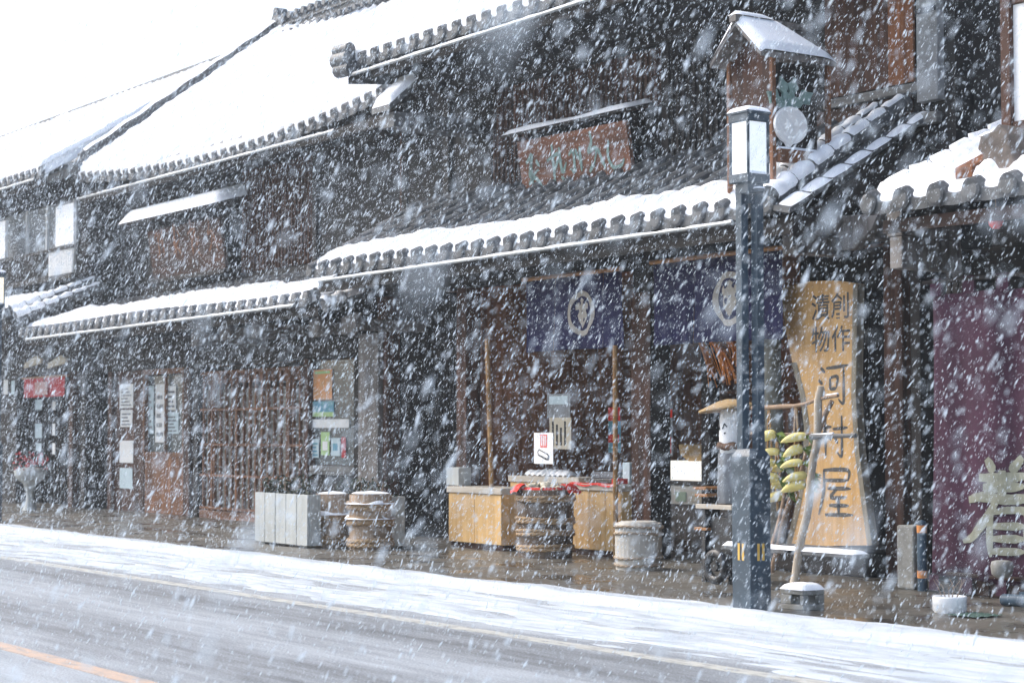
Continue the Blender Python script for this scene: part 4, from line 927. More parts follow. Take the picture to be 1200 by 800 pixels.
# ------------------------------------------------------------------ street lamps
def lamp(loc, label):
    g = thing('street_lamp', label, 'street lamp', loc, 'lantern lamp posts along the kerb')
    X, Y, Z = loc
    h = .114
    b = MB(); b.box(X-h, X+h, Y-h, Y+h, Z, Z+1.28)
    b.add([(X-h, Y-h, Z+1.28), (X+h, Y-h, Z+1.28), (X+h, Y+h, Z+1.28), (X-h, Y+h, Z+1.28), (X-.08, Y-.08, Z+1.34), (X+.08, Y-.08, Z+1.34), (X+.08, Y+.08, Z+1.34), (X-.08, Y+.08, Z+1.34)],
          [(0, 1, 5, 4), (1, 2, 6, 5), (2, 3, 7, 6), (3, 0, 4, 7), (4, 5, 6, 7)])
    base = b.build('base', POSTM, g, .008)
    for d_ in (-.026, .026):
        b = MB(); b.box(X+d_-.012, X+d_+.012, Y-h-.004, Y-h+.004, Z+.42, Z+.56); b.build('reflector', GOLD, base)
        b = MB(); b.box(X+h-.004, X+h+.004, Y+d_-.012, Y+d_+.012, Z+.42, Z+.56); b.build('reflector', GOLD, base)
    for s_ in (-1, 1):
        b = MB(); b.box(X+s_*.045-.038, X+s_*.045+.038, Y+s_*.045-.038, Y+s_*.045+.038, Z+1.32, Z+3.54); b.build('post', POSTM, g, .005)
    b = MB(); b.box(X-.04, X+.04, Y-.04, Y+.04, Z+3.38, Z+3.5); b.build('joint_block', POSTM, g)
    b = MB(); b.box(X-.085, X+.085, Y-.085, Y+.085, Z+3.46, Z+3.57); b.box(X+.04, X+.16, Y-.035, Y+.035, Z+3.47, Z+3.50)
    lb = b.build('collar', POSTM, g, .008)
    s = MB(); snowcap(s, X+.045, X+.165, Y-.04, Y+.04, Z+3.50, .022, 6, .015); s.build('snow', SNOW, lb)
    b = MB(); q = .108
    for sx in (-1, 1):
        for sy in (-1, 1): b.box(X+sx*q-.011, X+sx*q+.011, Y+sy*q-.011, Y+sy*q+.011, Z+3.62, Z+4.12)
    b.box(X-.122, X+.122, Y-.122, Y+.122, Z+3.55, Z+3.625); b.box(X-.122, X+.122, Y-.122, Y+.122, Z+4.06, Z+4.13)
    lf = b.build('lantern_frame', POSTM, g, .005)
    b = MB(); b.box(X-.106, X+.106, Y-.106, Y+.106, Z+3.626, Z+4.059); b.build('pane', OPAL, lf)
    b = MB(); b.box(X-.132, X+.132, Y-.132, Y+.132, Z+4.125, Z+4.15); rc_ = b.build('cap', POSTM, g, .005)
    s = MB(); snowcap(s, X-.132, X+.132, Y-.132, Y+.132, Z+4.15, .05, 2, .02); s.build('snow', SNOW, rc_)
    s = MB(); snowcap(s, X+.096, X+.124, Y-.09, Y+.09, Z+3.625, .04, 7, .012); s.build('snow', SNOW, lf)
    return g
LB = ground(885, 719)
LMP = lamp((-12.06, 10.68, ZP), 'dark blue twin-post street lamp with snow cap standing in front of the shop')
L2 = copy_tree(LMP); L2.location = (-31.3, 11.0, ZP); L2['label'] = 'distant street lamp with cream lantern cut off by the left edge'
for ch in L2.children:
    if ch.name.startswith('lantern'):
        for c2 in ch.children:
            if c2.name.startswith('pane'):
                c2.data = c2.data.copy(); c2.data.materials[0] = CREAMLIT

# ------------------------------------------------------------------ wooden counters
def counter(label, x0, x1, y0, y1, h, doors):
    g = thing('sales_counter', label, 'counter', ((x0+x1)/2, (y0+y1)/2, ZP))
    b = MB(); b.box(x0, x1, y0+.02, y1, ZP+.07, ZP+h-.08); b.build('body', PALEW, g)
    b = MB(); b.box(x0+.02, x1-.02, y0+.03, y1-.02, ZP, ZP+.069); b.build('base', BROWNX, g)
    n = doors; w = (x1-x0)/n
    for k in range(n):
        b = MB(); b.box(x0+k*w+.004, x0+(k+1)*w-.004, y0, y0+.018, ZP+.075, ZP+h-.085); b.build('door', PALEW, g, .004)
    b = MB(); b.box(x0-.02, x1+.02, y0-.02, y1+.02, ZP+h-.078, ZP+h); b.build('top', PALEX, g, .006)
    return g
counter('pale wooden counter with two panels beside the crest curtain, left of the big barrel', -21.08, -19.86, 13.46, 14.02, .78, 2)
counter('pale wooden counter right of the big barrel with red cloth along its top', at(672, 600, 13.86).x, -17.93, 13.86, 14.4, .86, 3)
counter('pale low wooden stand behind the big barrel, under white packets', -20.6, -19.1, 14.1, 14.5, .92, 2)
# red cloth laid on the right counter
b = MB(); b.grid(lambda u, v: (-18.95+.98*u, 13.825+.10*v, ZP+.864+.012*math.sin(u*14)*(1-v)+.004-(.03 if v == 0 else 0)), 24, 4); b.box(-18.12, -17.99, 13.86, 14.0, ZP+.868, ZP+.93)
tag(b.build('red_cloth', REDC), 'red cloth strip along the edge of the right counter', 'cloth')

# ------------------------------------------------------------------ barrels
def barrel(label, cx_, cy_, r, h, hoops, mb=STAVE, mh=HOOP, taper=.04, lid=None, snow=True, hr=.034, seed=0):
    random.seed(40+seed)
    g = thing('barrel', label, 'barrel', (cx_, cy_, ZP))
    b = MB(); ns = 26
    def wob(th, z): return 1+.012*abs(math.sin(th*ns/2))
    b.lathe((cx_, cy_, ZP), [(r*(1-taper), 0), (r*(1-taper*.3), h*.3), (r, h*.6), (r, h), (r-.03, h), (r-.03, h-.04)], ns*4, wob=wob)
    b.build('staves', mb, g)
    for (z, cnt) in hoops:
        b = MB()
        for k in range(cnt):
            zz = ZP+z+k*hr*1.5; rad = r*(1-taper*(1-(z/h)))+.010
            for q in range(3):
                ph = q*2*math.pi/3; n = 60; P_ = []
                for i in range(n+1):
                    a = 2*math.pi*i/n; tw = a*9+ph
                    P_.append((cx_+(rad+hr*.45*math.cos(tw)+.006*math.sin(3*a+k))*math.cos(a), cy_+(rad+hr*.45*math.cos(tw)+.006*math.sin(3*a+k))*math.sin(a), zz+hr*.45*math.sin(tw)+.008*math.sin(2*a+k+z*9)))
                b.tube(P_, hr*.62, 6, caps=False, jit=.06)
        ho = b.build('hoop', mh, g)
        if snow and z > .1:
            s = MB(); zz = ZP+z+(cnt-1)*hr*1.5; rad = r*(1-taper*(1-(z/h)))
            n = 50; P = []
            for i in range(n+1):
                a = 2*math.pi*i/n; th = max(-.4, 1.9*float(vnoise(i*.22, seed+z*7, seed))-.55)*(1 if math.cos(a+1.7) > -.75 else .1)
                row_ = []
                for j in range(6):
                    v = j/5; row_.append((cx_+(rad-.015+(hr*2.3)*v)*math.cos(a), cy_+(rad-.015+(hr*2.3)*v)*math.sin(a), zz+hr*.5+.035*th*math.sin(v*math.pi)**.6-(.012 if j in (0, 5) else 0)))
                P.append(row_)
            s.arr(np.array(P)); s.build('snow', SNOW, ho)
    if lid:
        b = MB(); b.lathe((cx_, cy_, ZP+h), [(r-.035, -.05), (r-.035, lid[0]), (r-.06, lid[0]+.012)], 36); lo = b.build('lid', lid[1], g)
        if snow:
            s = MB(); P = []
            for i in range(9):
                rr = (r-.02)*(1-i/8); P.append([(cx_+rr*math.cos(2*math.pi*j/36), cy_+rr*math.sin(2*math.pi*j/36), ZP+h+lid[0]+.004+.03*math.sqrt(i/8)*(.7+.6*float(vnoise(rr*9+j*.0, math.cos(2*math.pi*j/36)*3, seed)))) for j in range(37)])
            s.arr(np.array(P)); s.build('snow', SNOW, lo)
    return g
q_ = ground(434, 643)
barrel('stave barrel with snowy rope hoops standing right of its narrower snowy twin', q_.x, q_.y, .265, .69, [(.06, 2), (.33, 2), (.52, 2)], STAVEL, HOOP, .0, (.01, STAVEL), seed=1)
q_ = ground(389, 640)
barrel('narrower snowy barrel between the grey planter box and the wider barrel', q_.x, q_.y, .21, .68, [(.07, 2), (.36, 2)], STAVEL, HOOP, .0, (.0, STAVEL), seed=2)
barrel('large open barrel of pickles with red cloth, between the two pale counters', -18.66, 13.28, .335, .80, [(.10, 2), (.28, 2), (.42, 2), (.68, 2)], STAVE, HOOP, .06, None, False, .024, seed=3)
barrel('small pale wrapped tub standing alone at the pavement edge before the counters', -16.42, 12.92, .25, .50, [(.05, 1), (.13, 1), (.39, 1), (.46, 1)], WRAPPED, WRAPHOOP, .03, (.005, WRAPPED), False, .016, seed=4)
# contents of the open barrel
b = MB(); cx_, cy_ = -18.66, 13.28
for k in range(60):
    a = random.random()*6.28; r = .27*math.sqrt(random.random()); z = ZP+.80+.05*(1-(r/.27)**2)+random.uniform(-.01, .02)
    d = Vector((random.uniform(-1, 1), random.uniform(-1, 1), random.uniform(-.2, .2))).normalized()*random.uniform(.04, .08); c = Vector((cx_+r*math.cos(a), cy_+r*math.sin(a), z))
    b.tube([c-d, c-d*.5, c+d*.5, c+d], [.012, .03, .03, .012], 7)
tag(b.build('pickles', FOOD), 'pale pickles heaped in the large open barrel', 'pickles')
b = MB()
for (a0, sc) in ((-2.0, 1), (.5, 1.1)):
    def cl_(u, v, a0=a0, sc=sc):
        a = a0+(u-.5)*.85; r = .25+.17*v*sc; dz = .05 if v < .6 else .05-.22*(v-.6)*sc
        return (cx_+r*math.cos(a), cy_+r*math.sin(a), ZP+.80+dz+.012*math.sin(u*9)+.01*math.sin(v*7))
    b.grid(cl_, 10, 8)
b.grid(lambda u, v: (cx_+(.315-.02*v)*math.cos(-1.9+2.3*u), cy_+(.315-.02*v)*math.sin(-1.9+2.3*u), ZP+.80+.03*v), 14, 2)
tag(b.build('red_cloth', REDC), 'red cloth corners folded over the rim of the large open barrel', 'cloth')

# price card on a stick
c = at(638, 525, 13.3)
g = thing('price_card', 'white price card with red heading and radish picture on a stick in the barrel', 'sign', (c.x, 13.3, ZP+.8))
b = MB(); hw, hh = .195, .185
R_ = Matrix.Rotation(.10, 3, 'Y')
b.box(c.x-hw, c.x+hw, 13.285, 13.293, c.z-hh, c.z+hh)
b.box(c.x-.06, c.x+.075, 13.281, 13.2845, c.z+.01, c.z+.165, 1)
for k in range(3): b.box(c.x-.035+k*.035, c.x-.018+k*.035, 13.2785, 13.2805, c.z+.03, c.z+.15, 2)
b.prism([(-.12, -.03), (-.09, .0), (.09, -.055), (.13, -.085), (.11, -.13), (.06, -.13), (-.11, -.075)], (c.x, 13.2845, c.z-.01), (1, 0, 0), (0, 0, 1), .003, 3)
b.prism([(-.10, -.035), (-.08, -.015), (.08, -.065), (.10, -.085), (.085, -.11), (-.09, -.062)], (c.x, 13.2812, c.z-.01), (1, 0, 0), (0, 0, 1), .003, 2)
b.build('card', [PAPER, REDP, PAPER, INK], g)
b = MB(); b.tube([(c.x+.03, 13.3, ZP+.78), (c.x+.03, 13.3, c.z-hh+.02)], .006, 6); b.build('stick', METAL, g)

# bamboo uprights on the counters
b = MB()
def culm(X, Y, z0, z1, name, label, group, lean=0):
    b = MB(); n = 9
    P_ = []; R = []
    for k in range(n+1):
        z = z0+(z1-z0)*k/n
        for dz, rr in ((-.006, .030), (0, .036), (.012, .030)) if 0 < k < n else ((0, .030),): P_.append((X+lean*(1-(z+dz-z0)/(z1-z0)), Y, z+dz)); R.append(rr)
    b.tube(P_, R, 12); o = b.build(name, BAMBOO); tag(o, label, 'pole', group)
culm(-20.42, 13.62, ZP+.785, 2.75, 'bamboo_pole', 'bamboo pole standing on the left pale counter', 'bamboo poles on the counters', .10)
culm(-17.97, 13.80, ZP, 2.58, 'bamboo_pole', 'bamboo pole against the thick dark post by the right counter', 'bamboo poles on the counters')
# things on the counters
c = at(538, 554, 13.7); b = MB(); b.box(c.x-.16, c.x+.14, 13.6, 13.8, ZP+.785, ZP+1.02); tag(b.build('white_box', WHITEBOX, bevel=.008), 'upright grey-white box at the left end of the left counter', 'box')
for k in range(7):
    x = -20.35+k*.13; b = MB()
    b.grid(lambda u, v: (x+.14*(u-.5)+.02*(v-.5), 14.2+.16*v, ZP+.93+.07*math.sqrt(max(0, math.sin(u*math.pi)*math.sin(v*math.pi)))+.012*math.sin(u*9+k)), 8, 8)
    o = b.build('packet', WHITEP); tag(o, 'white pickle packet lying in the row on the low stand', 'packet', 'white pickle packets in a row on the low stand')
b = MB(); b.box(-18.75, -18.25, 14.0, 14.3, ZP+.865, ZP+.92); b.box(-18.73, -18.27, 14.02, 14.28, ZP+.921, ZP+1.0, 1); tag(b.build('black_tray', [BLACKP, GREYCL], bevel=.01), 'black tray with wares on the right counter', 'tray')
b = MB(); b.box(-18.16, -18.02, 14.05, 14.2, ZP+.865, ZP+1.12); tag(b.build('plastic_box', PAPERB, bevel=.01), 'small pale bluish plastic box at the right end of the counter', 'box')
# hanging papers inside
def sheet(name, label, px0, px1, py0, py1, Y, m, group=None, th=.008, deco=None, cat='notice'):
    p, q = at(px0, py1, Y), at(px1, py0, Y); zm = (at((px0+px1)/2, py1, Y).z, at((px0+px1)/2, py0, Y).z)
    b = MB(); b.box(p.x, q.x, Y, Y+th, zm[0], zm[1]); mats = [m]
    w, h = q.x-p.x, zm[1]-zm[0]
    for dd in (deco or []):
        fx0, fx1, fz0, fz1, dm = dd
        if dm not in mats: mats.append(dm)
        b.box(p.x+w*fx0, p.x+w*fx1, Y-.003, Y-.001, zm[0]+h*fz0, zm[0]+h*fz1, mats.index(dm))
    o = b.build(name, mats); return tag(o, label, cat, group)
lines = lambda n, m, a=.12, c=.88: [(a+(c-a)*k/n, a+(c-a)*(k+.45)/n, .12, .88-.1*(k % 3), m) for k in range(n)]
rows = lambda n, m: [(.12, .88-.12*(k % 3), .1+.8*k/n, .1+.8*(k+.45)/n, m) for k in range(n)]
sheet('hanging_notice', 'grey glassy notice hanging inside above the cream one', 641, 668, 461, 489, 14.6, GREYPL, deco=[(.1, .9, .55, .9, PAPERB)])
sheet('hanging_notice', 'cream notice with dark columns of writing behind the price card', 644, 669, 489, 526, 14.6, CREAMP, deco=lines(4, INK))
sheet('shelf_banner', 'red and blue banner inside by the bamboo pole', 713, 727, 477, 530, 15.2, BLUEP, deco=[(0, 1, .7, 1, REDC), (0, .9, .22, .40, REDC)], cat='banner')
sheet('shelf_banner', 'red and grey banner inside right of the thick post', 772, 788, 470, 534, 15.4, GREYCL, deco=[(0, 1, .7, .85, REDC), (.1, .9, .05, .35, REDC)], cat='banner')

# interior shelves, display case, hanging straw
g = thing('wall_shelf', 'brown wooden shelves with boxes along the back wall of the shop', 'shelf', (-18, 17.9, ZP))
for z in (.9, 1.5, 2.1):
    b = MB(); b.box(-20.8, -15.4, 17.75, 18.14, z, z+.04); b.build('shelf', SHELFW, g)
for x in (-20.8, -18.9, -17.1, -15.4):
    b = MB(); b.box(x-.04, x+.04, 17.75, 18.15, ZP+.15, 2.5); b.build('upright', SHELFW, g)
bxm = [CREAMP, GREYW, ORANGEW, PALEX, REDFADE, GREENP]
random.seed(5)
for k in range(26):
    x = -20.6+random.random()*5.0; z = random.choice((.94, 1.54)); w, h = random.uniform(.12, .24), random.uniform(.15, .34)
    b = MB(); b.box(x, x+w, 17.8, 18.05, z+.001, z+h); tag(b.build('goods_box', random.choice(bxm), bevel=.008), 'small goods box standing on the back shelves inside the dark shop', 'box', 'goods boxes on the back shelves')
p0, p1 = at(768, 565, 15.3), at(866, 565, 15.3)
g = thing('display_case', 'pale low display case inside the right opening behind the scarecrow', 'display case', ((p0.x+p1.x)/2, 15.3, ZP+.14))
b = MB(); b.box(p0.x, p1.x, 15.3, 15.9, ZP+.142, .66); b.build('cabinet', GREYW, g, .01)
b = MB(); b.box(p0.x, p1.x, 15.27, 15.9, .663, .90); b.build('front_panel', CASE, g, .008)
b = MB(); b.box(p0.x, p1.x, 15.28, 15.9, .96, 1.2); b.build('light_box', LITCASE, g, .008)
b = MB(); b.box(p0.x, p1.x, 15.25, 15.9, .903, .957); b.build('rail', BLACKP, g)
for k in range(5):
    b = MB(); x = p0.x+.15+k*.3; b.box(x, x+.2, 15.258, 15.269, .70, .82); b.build('goods_tray', PALEGREEN if k < 2 else ORANGEW if k > 3 else CREAMP, g)
c = at(818, 522, 15.5); b = MB(); b.lathe((c.x, 15.6, 1.2), [(.2, 0), (.30, .08), (.32, .2), (.30, .21), (.2, .1)], 24); tag(b.build('basket', STRAW), 'round straw basket on the display case', 'basket')
def straw_bundle(px0, py0, px1, py1, Y, n=26, spread=.09, name='straw_bundle', label='', seed=0):
    random.seed(seed); a, c = at(px0, py0, Y), at(px1, py1, Y); b = MB()
    for k in range(n):
        o0 = Vector((random.uniform(-1, 1)*spread*.4, random.uniform(-.05, .05), random.uniform(-.02, .02))); o1 = Vector((random.uniform(-1, 1)*spread, random.uniform(-.08, .08), random.uniform(-.15, .1)))
        m_ = (a+c)/2+Vector((random.uniform(-.04, .04), 0, .06)); b.tube([a+o0, m_+(o0+o1)*.5, c+o1], [.010, .009, .004], 5)
    o = b.build(name, STRAWOR); tag(o, label, 'straw decoration', 'orange straw tassels hanging under the curtain')
straw_bundle(838, 402, 858, 436, 14.5, 40, .12, label='thick orange straw tassel hanging beside the lamp post', seed=1)
straw_bundle(856, 400, 868, 420, 14.4, 30, .10, label='short orange straw tassel nearly hidden by the lamp post', seed=2)
straw_bundle(824, 402, 838, 440, 14.7, 18, .06, label='thin orange straw tassel left of the thick one', seed=3)

# ------------------------------------------------------------------ scarecrow with a white head and straw hat
random.seed(9)
SX, SY = at(858, 500, 12.55).x, 12.55
g = thing('scarecrow', 'white-headed scarecrow with straw hat and drawn face beside the lamp post', 'scarecrow', (SX, SY, .86))
b = MB(); b.lathe((SX, SY, 1.34), [(.06, -.02), (.118, .0), (.128, .08), (.128, .2), (.125, .34), (.115, .42), (.07, .47), (.01, .48)], 28); hd = b.build('head', WHITEP, g)
fa = math.radians(258)                 # the face turns towards the street, seen from the front left
def fpt(a, z, r=.131): return Vector((SX+r*math.cos(fa+a), SY+r*math.sin(fa+a), 1.34+z))
b = MB()
for P_ in ([(-.62, .27), (-.45, .315), (-.25, .27), (-.12, .24)], [(.25, .25), (.45, .30), (.65, .27)], [(-.66, .1), (-.5, .06), (-.35, .0), (-.28, -.0)], [(-.05, .06), (.15, .05), (.35, .07)]):
    b.tube([fpt(a, z) for a, z in P_], .006, 6)
b.tube([fpt(-.55, .21), fpt(-.5, .205)], .011, 8); b.tube([fpt(.45, .21), fpt(.5, .205)], .011, 8); b.build('face', INK, hd)
b = MB(); b.lathe((0, 0, 0), [(.02, .03), (.2, .0), (.29, -.025), (.30, -.02), (.295, 0), (.2, .035), (.1, .07), (.01, .085)], 30, wob=lambda th, z: 1+.015*math.sin(th*7))
Rh = Matrix.Rotation(-.10, 3, 'Y') @ Matrix.Rotation(.06, 3, 'X'); b.v = [tuple(Rh @ Vector(p)+Vector((SX-.03, SY-.02, 1.80))) for p in b.v]; b.build('hat', STRAW, g)
b = MB(); b.ring((SX, SY, 1.42), .125, .035, 28, 8, wob=.01); b.tube([(SX+.05, SY-.13, 1.42), (SX+.12, SY-.16, 1.41), (SX+.2, SY-.14, 1.43)], [.03, .035, .02], 8); b.build('scarf', SCARF, g)
b = MB(); b.lathe((SX, SY, .86), [(.15, 0), (.155, .1), (.14, .3), (.135, .48), (.11, .5)], 26, wob=lambda th, z: 1+.05*math.sin(th*9+z*4)); b.build('body', GREYCL, g)
g = thing('wooden_stand', 'dark wooden stand with pale slats carrying the scarecrow', 'stand', (SX, SY, ZP))
b = MB()
for dx in (-.2, .2):
    for dy in (-.18, .18): b.box(SX+dx-.03, SX+dx+.03, SY+dy-.03, SY+dy+.03, ZP, .80)
b.box(SX-.2, SX+.2, SY-.16, SY+.16, .2, .72); b.build('frame', BLACKP, g, .006)
for z in (.825,):
    b = MB(); b.box(SX-.27, SX+.27, SY-.25, SY+.25, z-.022, z+.022); b.build('top', PALEX, g, .005)
for k, (z, dx) in enumerate([(.93, -.23), (1.0, -.25), (.60, -.24)]):
    b = MB(); b.box(SX+dx-.09, SX+dx+.10, SY-.22, SY+.18, z-.012, z+.016); b.build('slat', BAMBX, g, .004)
b = MB(); c = Vector((SX+.06, SY-.27, .25)); b.ring((0, 0, 0), .13, .045, 26, 8); b.v = [(c.x+p[0], c.y+p[2], c.z+p[1]) for p in b.v]; b.tube([(c.x, c.y-.03, c.z), (c.x, c.y+.03, c.z)], .05, 12); tag(b.build('rubber_wheel', BLACKP), 'black rubber wheel leaning under the scarecrow stand', 'wheel')

# ------------------------------------------------------------------ radish drying rack
random.seed(13)
RY = 11.6
def rp(px, py, Y=RY): return at(px, py, Y)
g = thing('drying_rack', 'rack of bare branches with snow dusted planks, hung with yellow radishes', 'rack', (-12.4, RY, ZP))
def branch(name, P_, R, m=BRANCH, parent=g, snow=None):
    pts = []
    for i in range(len(P_)-1):
        a, c = Vector(P_[i]), Vector(P_[i+1])
        for k in range(4): pts.append(a.lerp(c, k/4)+Vector((random.uniform(-1, 1), random.uniform(-1, 1), random.uniform(-1, 1)))*R*.35)
    pts.append(Vector(P_[-1])); b = MB(); b.tube(pts, [R*(1-.25*i/len(pts))*random.uniform(.9, 1.12) for i in range(len(pts))], 8, jit=.08)
    o = b.build(name, m, parent)
    if snow:
        s = MB(); i0, i1 = int(snow[0]*len(pts)), max(int(snow[1]*len(pts)), int(snow[0]*len(pts))+2); q = pts[i0:i1]
        s.tube([p+Vector((0, 0, R*.72)) for p in q], [R*.55*random.uniform(.6, 1.1) for p in q], 7); s.build('snow', SNOW, o)
    return o
branch('leg', [rp(928, 718, 11.35), rp(935, 660, 11.4), rp(946, 590, 11.5), rp(956, 520), rp(962, 452)], .042, PALEBR, snow=(.3, .55))
branch('rear_leg', [rp(905, 670, 12.0), rp(922, 600, 12.0), rp(948, 530, 12.0), rp(975, 470, 12.0)], .03)
branch('rear_leg', [rp(862, 625, 11.9), rp(905, 560, 11.9)], .026)
branch('crossbar', [rp(882, 478), rp(930, 476), rp(982, 463)], .022, snow=(.8, 1))
branch('crossbar', [rp(950, 512, 11.5), rp(1003, 510, 11.5)], .024, GREYX, snow=(.05, .75))
branch('crossbar', [rp(880, 508, 11.75), rp(955, 508, 11.75)], .014)
for nm, pa, pb, w, t, sn in [('plank', (850, 640), (944, 642), .12, .04, True), ('plank', (925, 652), (1008, 640), .16, .035, True)]:
    a, c = rp(*pa, 11.45), rp(*pb, 11.45); z = (a.z+c.z)/2
    b = MB(); b.box(a.x, c.x, 11.4, 11.4+w, z-t, z); o = b.build(nm, GREYX, g, .006)
    s = MB(); snowcap(s, a.x+.02, c.x-.01, 11.395, 11.4+w, z, .032, 5, .03); s.build('snow', SNOW, o)
branch('prop', [rp(905, 640, 11.5), rp(925, 560, 11.8)], .02)
def radish_string(X, Y, ztop, n, dz, label, seed, topy=None):
    random.seed(seed)
    g = thing('radish_string', label, 'radishes', (X, Y, ztop-n*dz-.1), 'yellow radish strings hanging from the rack')
    b = MB()
    for dx in (-.022, .022): b.tube([(X+dx*.3, Y, ztop+.25), (X+dx, Y, ztop+.05)]+[(X+dx*(1+.4*math.sin(k*2)), Y+.005, ztop-k*dz) for k in range(n)]+[(X, Y, ztop-n*dz+.02)], .0085, 6, jit=.2)
    b.build('rope', ROPE, g)
    for k in range(n):
        z = ztop-k*dz; sgn = -1
        d = Vector((sgn*.62, random.uniform(-.95, -.35), random.uniform(-.3, .05))).normalized(); c = Vector((X+random.uniform(-.025, .035), Y-.045+random.uniform(-.02, .02), z+random.uniform(-.022, .022)))
        Lr = random.uniform(.085, .125); P_ = []; R = []
        for i in range(9):
            t = i/8; P_.append(c-d*Lr+d*2*Lr*t*.95+Vector((0, 0, .012*math.sin(t*math.pi)-.018*t*t))); R.append((.034+.012*((k*7+seed) % 3)/2)*(math.sin(min(1, (1-t)*1.25+.02)*math.pi*.62))**.8*(1 if t > .06 else .55)+.002)
        b = MB(); b.tube(P_, R, 10); r_ = b.build('radish', RADISH, g)
        b = MB(); e = P_[0]
        for q in range(11):
            dd = (-d+Vector((random.uniform(-.5, .5), random.uniform(-.5, .5), random.uniform(-1.1, .1)))).normalized()*random.uniform(.08, .15); sd_ = dd.cross(Vector((random.uniform(-1, 1), 1, random.uniform(-1, 1)))).normalized()*.014
            b.add([e-sd_*.4, e+sd_*.4, e+dd*.6+sd_, e+dd+Vector((0, 0, -.02)), e+dd*.6-sd_], [(0, 1, 2, 3, 4)])
        b.build('leaves', LEAF, r_)
    return g
p = rp(933, 511, 11.55); radish_string(p.x, 11.55, p.z, 5, .115, 'rightmost string of five yellow radishes, nearest the rack leg', 1)
p = rp(904, 513, 11.6); radish_string(p.x-.03, 11.6, p.z, 4, .12, 'middle string of yellow radishes partly beside the lamp base', 2)
p = rp(911, 550, 11.75); radish_string(p.x, 11.75, p.z, 3, .13, 'lowest yellow radish string close behind the lamp base', 3)
# block under the leg
c = ground(931, 714)
g = thing('concrete_block', 'grey concrete block with a square hole and snow cap under the rack leg', 'block', (c.x, c.y, ZP))
bx0, bx1, by0, by1, bz = c.x-.15, c.x+.13, c.y-.02, c.y+.22, ZP+.17
b = MB(); b.box(bx0, bx1, by0, by1, ZP, ZP+.045); b.box(bx0, bx1, by0, by1, bz-.045, bz); b.box(bx0, bx0+.13, by0, by1, ZP+.0455, bz-.0455); b.box(bx1-.045, bx1, by0, by1-.18, ZP+.0455, bz-.0455); b.box(bx1-.045, bx1, by1-.06, by1, ZP+.0455, bz-.0455); b.box(bx0+.1305, bx1-.0455, by1-.06, by1, ZP+.0455, bz-.0455); b.build('block', CONCR, g, .008)
s = MB(); snowcap(s, bx0-.005, bx1+.005, by0-.005, by1+.005, bz, .06, 9, .025); s.build('snow', SNOW, g)

# ------------------------------------------------------------------ right corner bits
c = ground(1060, 690); b = MB(); b.box(c.x-.10, c.x+.12, c.y, c.y+.2, ZP, .68); tag(b.build('stone_post', CONCR, bevel=.02), 'short square grey stone post left of the plum curtain', 'post')
c = ground(1081, 692)
g = thing('marker_post', 'thin dark blue marker post with two orange bands by the plum curtain', 'post', (c.x, c.y, ZP))
b = MB(); b.lathe((c.x, c.y, ZP), [(.045, 0), (.045, .62), (.035, .65), (.005, .66)], 16); b.build('shaft', BLUEPL, g)
for z in (.12, .54):
    b = MB(); b.lathe((c.x, c.y, ZP+z), [(.0475, 0), (.0475, .07)], 16, capb=False, capt=False); b.build('band', ORBAND, g)
c = ground(1101, 718); g = thing('round_pot', 'low round white pot with bare twigs before the plum curtain', 'pot', (c.x, c.y+.12, ZP))
b = MB(); b.lathe((c.x, c.y+.12, ZP), [(.125, 0), (.138, .02), (.14, .12), (.135, .135), (.12, .13), (.115, .10), (.02, .095)], 30); b.build('pot', WHITEP, g)
b = MB()
for k in range(9): 
    a = random.random()*6.28; b.tube([(c.x+.05*math.cos(a), c.y+.12+.05*math.sin(a), ZP+.09), (c.x+.09*math.cos(a), c.y+.12+.09*math.sin(a), ZP+.2), (c.x+.13*math.cos(a+.4), c.y+.12+.13*math.sin(a+.4), ZP+.27)], [.005, .004, .002], 5)
b.build('twigs', BRANCH, g)
a, c = ground(1110, 721), ground(1165, 721); b = MB(); b.grid(lambda u, v: (a.x+(c.x-a.x+.1)*u, a.y-.02+.34*v, ZP+.012+.006*math.sin(u*30)*math.sin(v*20)), 40, 10); tag(b.build('green_mat', GREENMAT), 'green mesh mat lying beside the white pot', 'mat')
a = ground(1150, 702); b = MB(); boards(b, a.x-.5, a.x+1.4, a.y+.25, ZP, ZP+.16, .4, .3); b.box(a.x-.6, a.x+1.4, a.y+.2, a.y+.6, ZP+.165, ZP+.20); tag(b.build('wooden_step', BROWNX, bevel=.01), 'low brown wooden step under the plum curtain', 'step')
a = ground(1188, 712); b = MB(); b.tube([(a.x-.2, a.y+.1, ZP+.05), (a.x+.1, a.y+.12, ZP+.06), (a.x+.7, a.y+.1, ZP+.05)], .05, 12); b.box(a.x-.1, a.x+.7, a.y+.18, a.y+.3, ZP, ZP+.12); tag(b.build('blue_tarp', BLUEPL), 'rolled dark blue tarp at the foot of the plum curtain', 'tarp')
c = at(1179, 690, 13.2); b = MB(); b.lathe((c.x, 13.15, ZP+.2), [(.05, 0), (.09, .03), (.10, .1), (.09, .14), (.06, .15)], 20); tag(b.build('grey_jar', CONCR), 'small grey jar on the wooden step', 'jar')
c = at(1167, 256, 13.0); g = thing('red_lantern', 'small red lantern hanging under the right eave', 'lantern', (c.x, 13.0, c.z-.1))
b = MB(); b.lathe((c.x, 13.0, c.z-.09), [(.03, 0), (.06, .03), (.075, .09), (.06, .15), (.03, .18)], 18, wob=lambda th, z: 1+.03*math.sin(z*200)); b.build('body', REDC, g)
b = MB(); b.tube([(c.x, 13.0, c.z+.09), (c.x, 13.0, c.z+.2)], .006, 6); b.build('cord', ROPE, g)

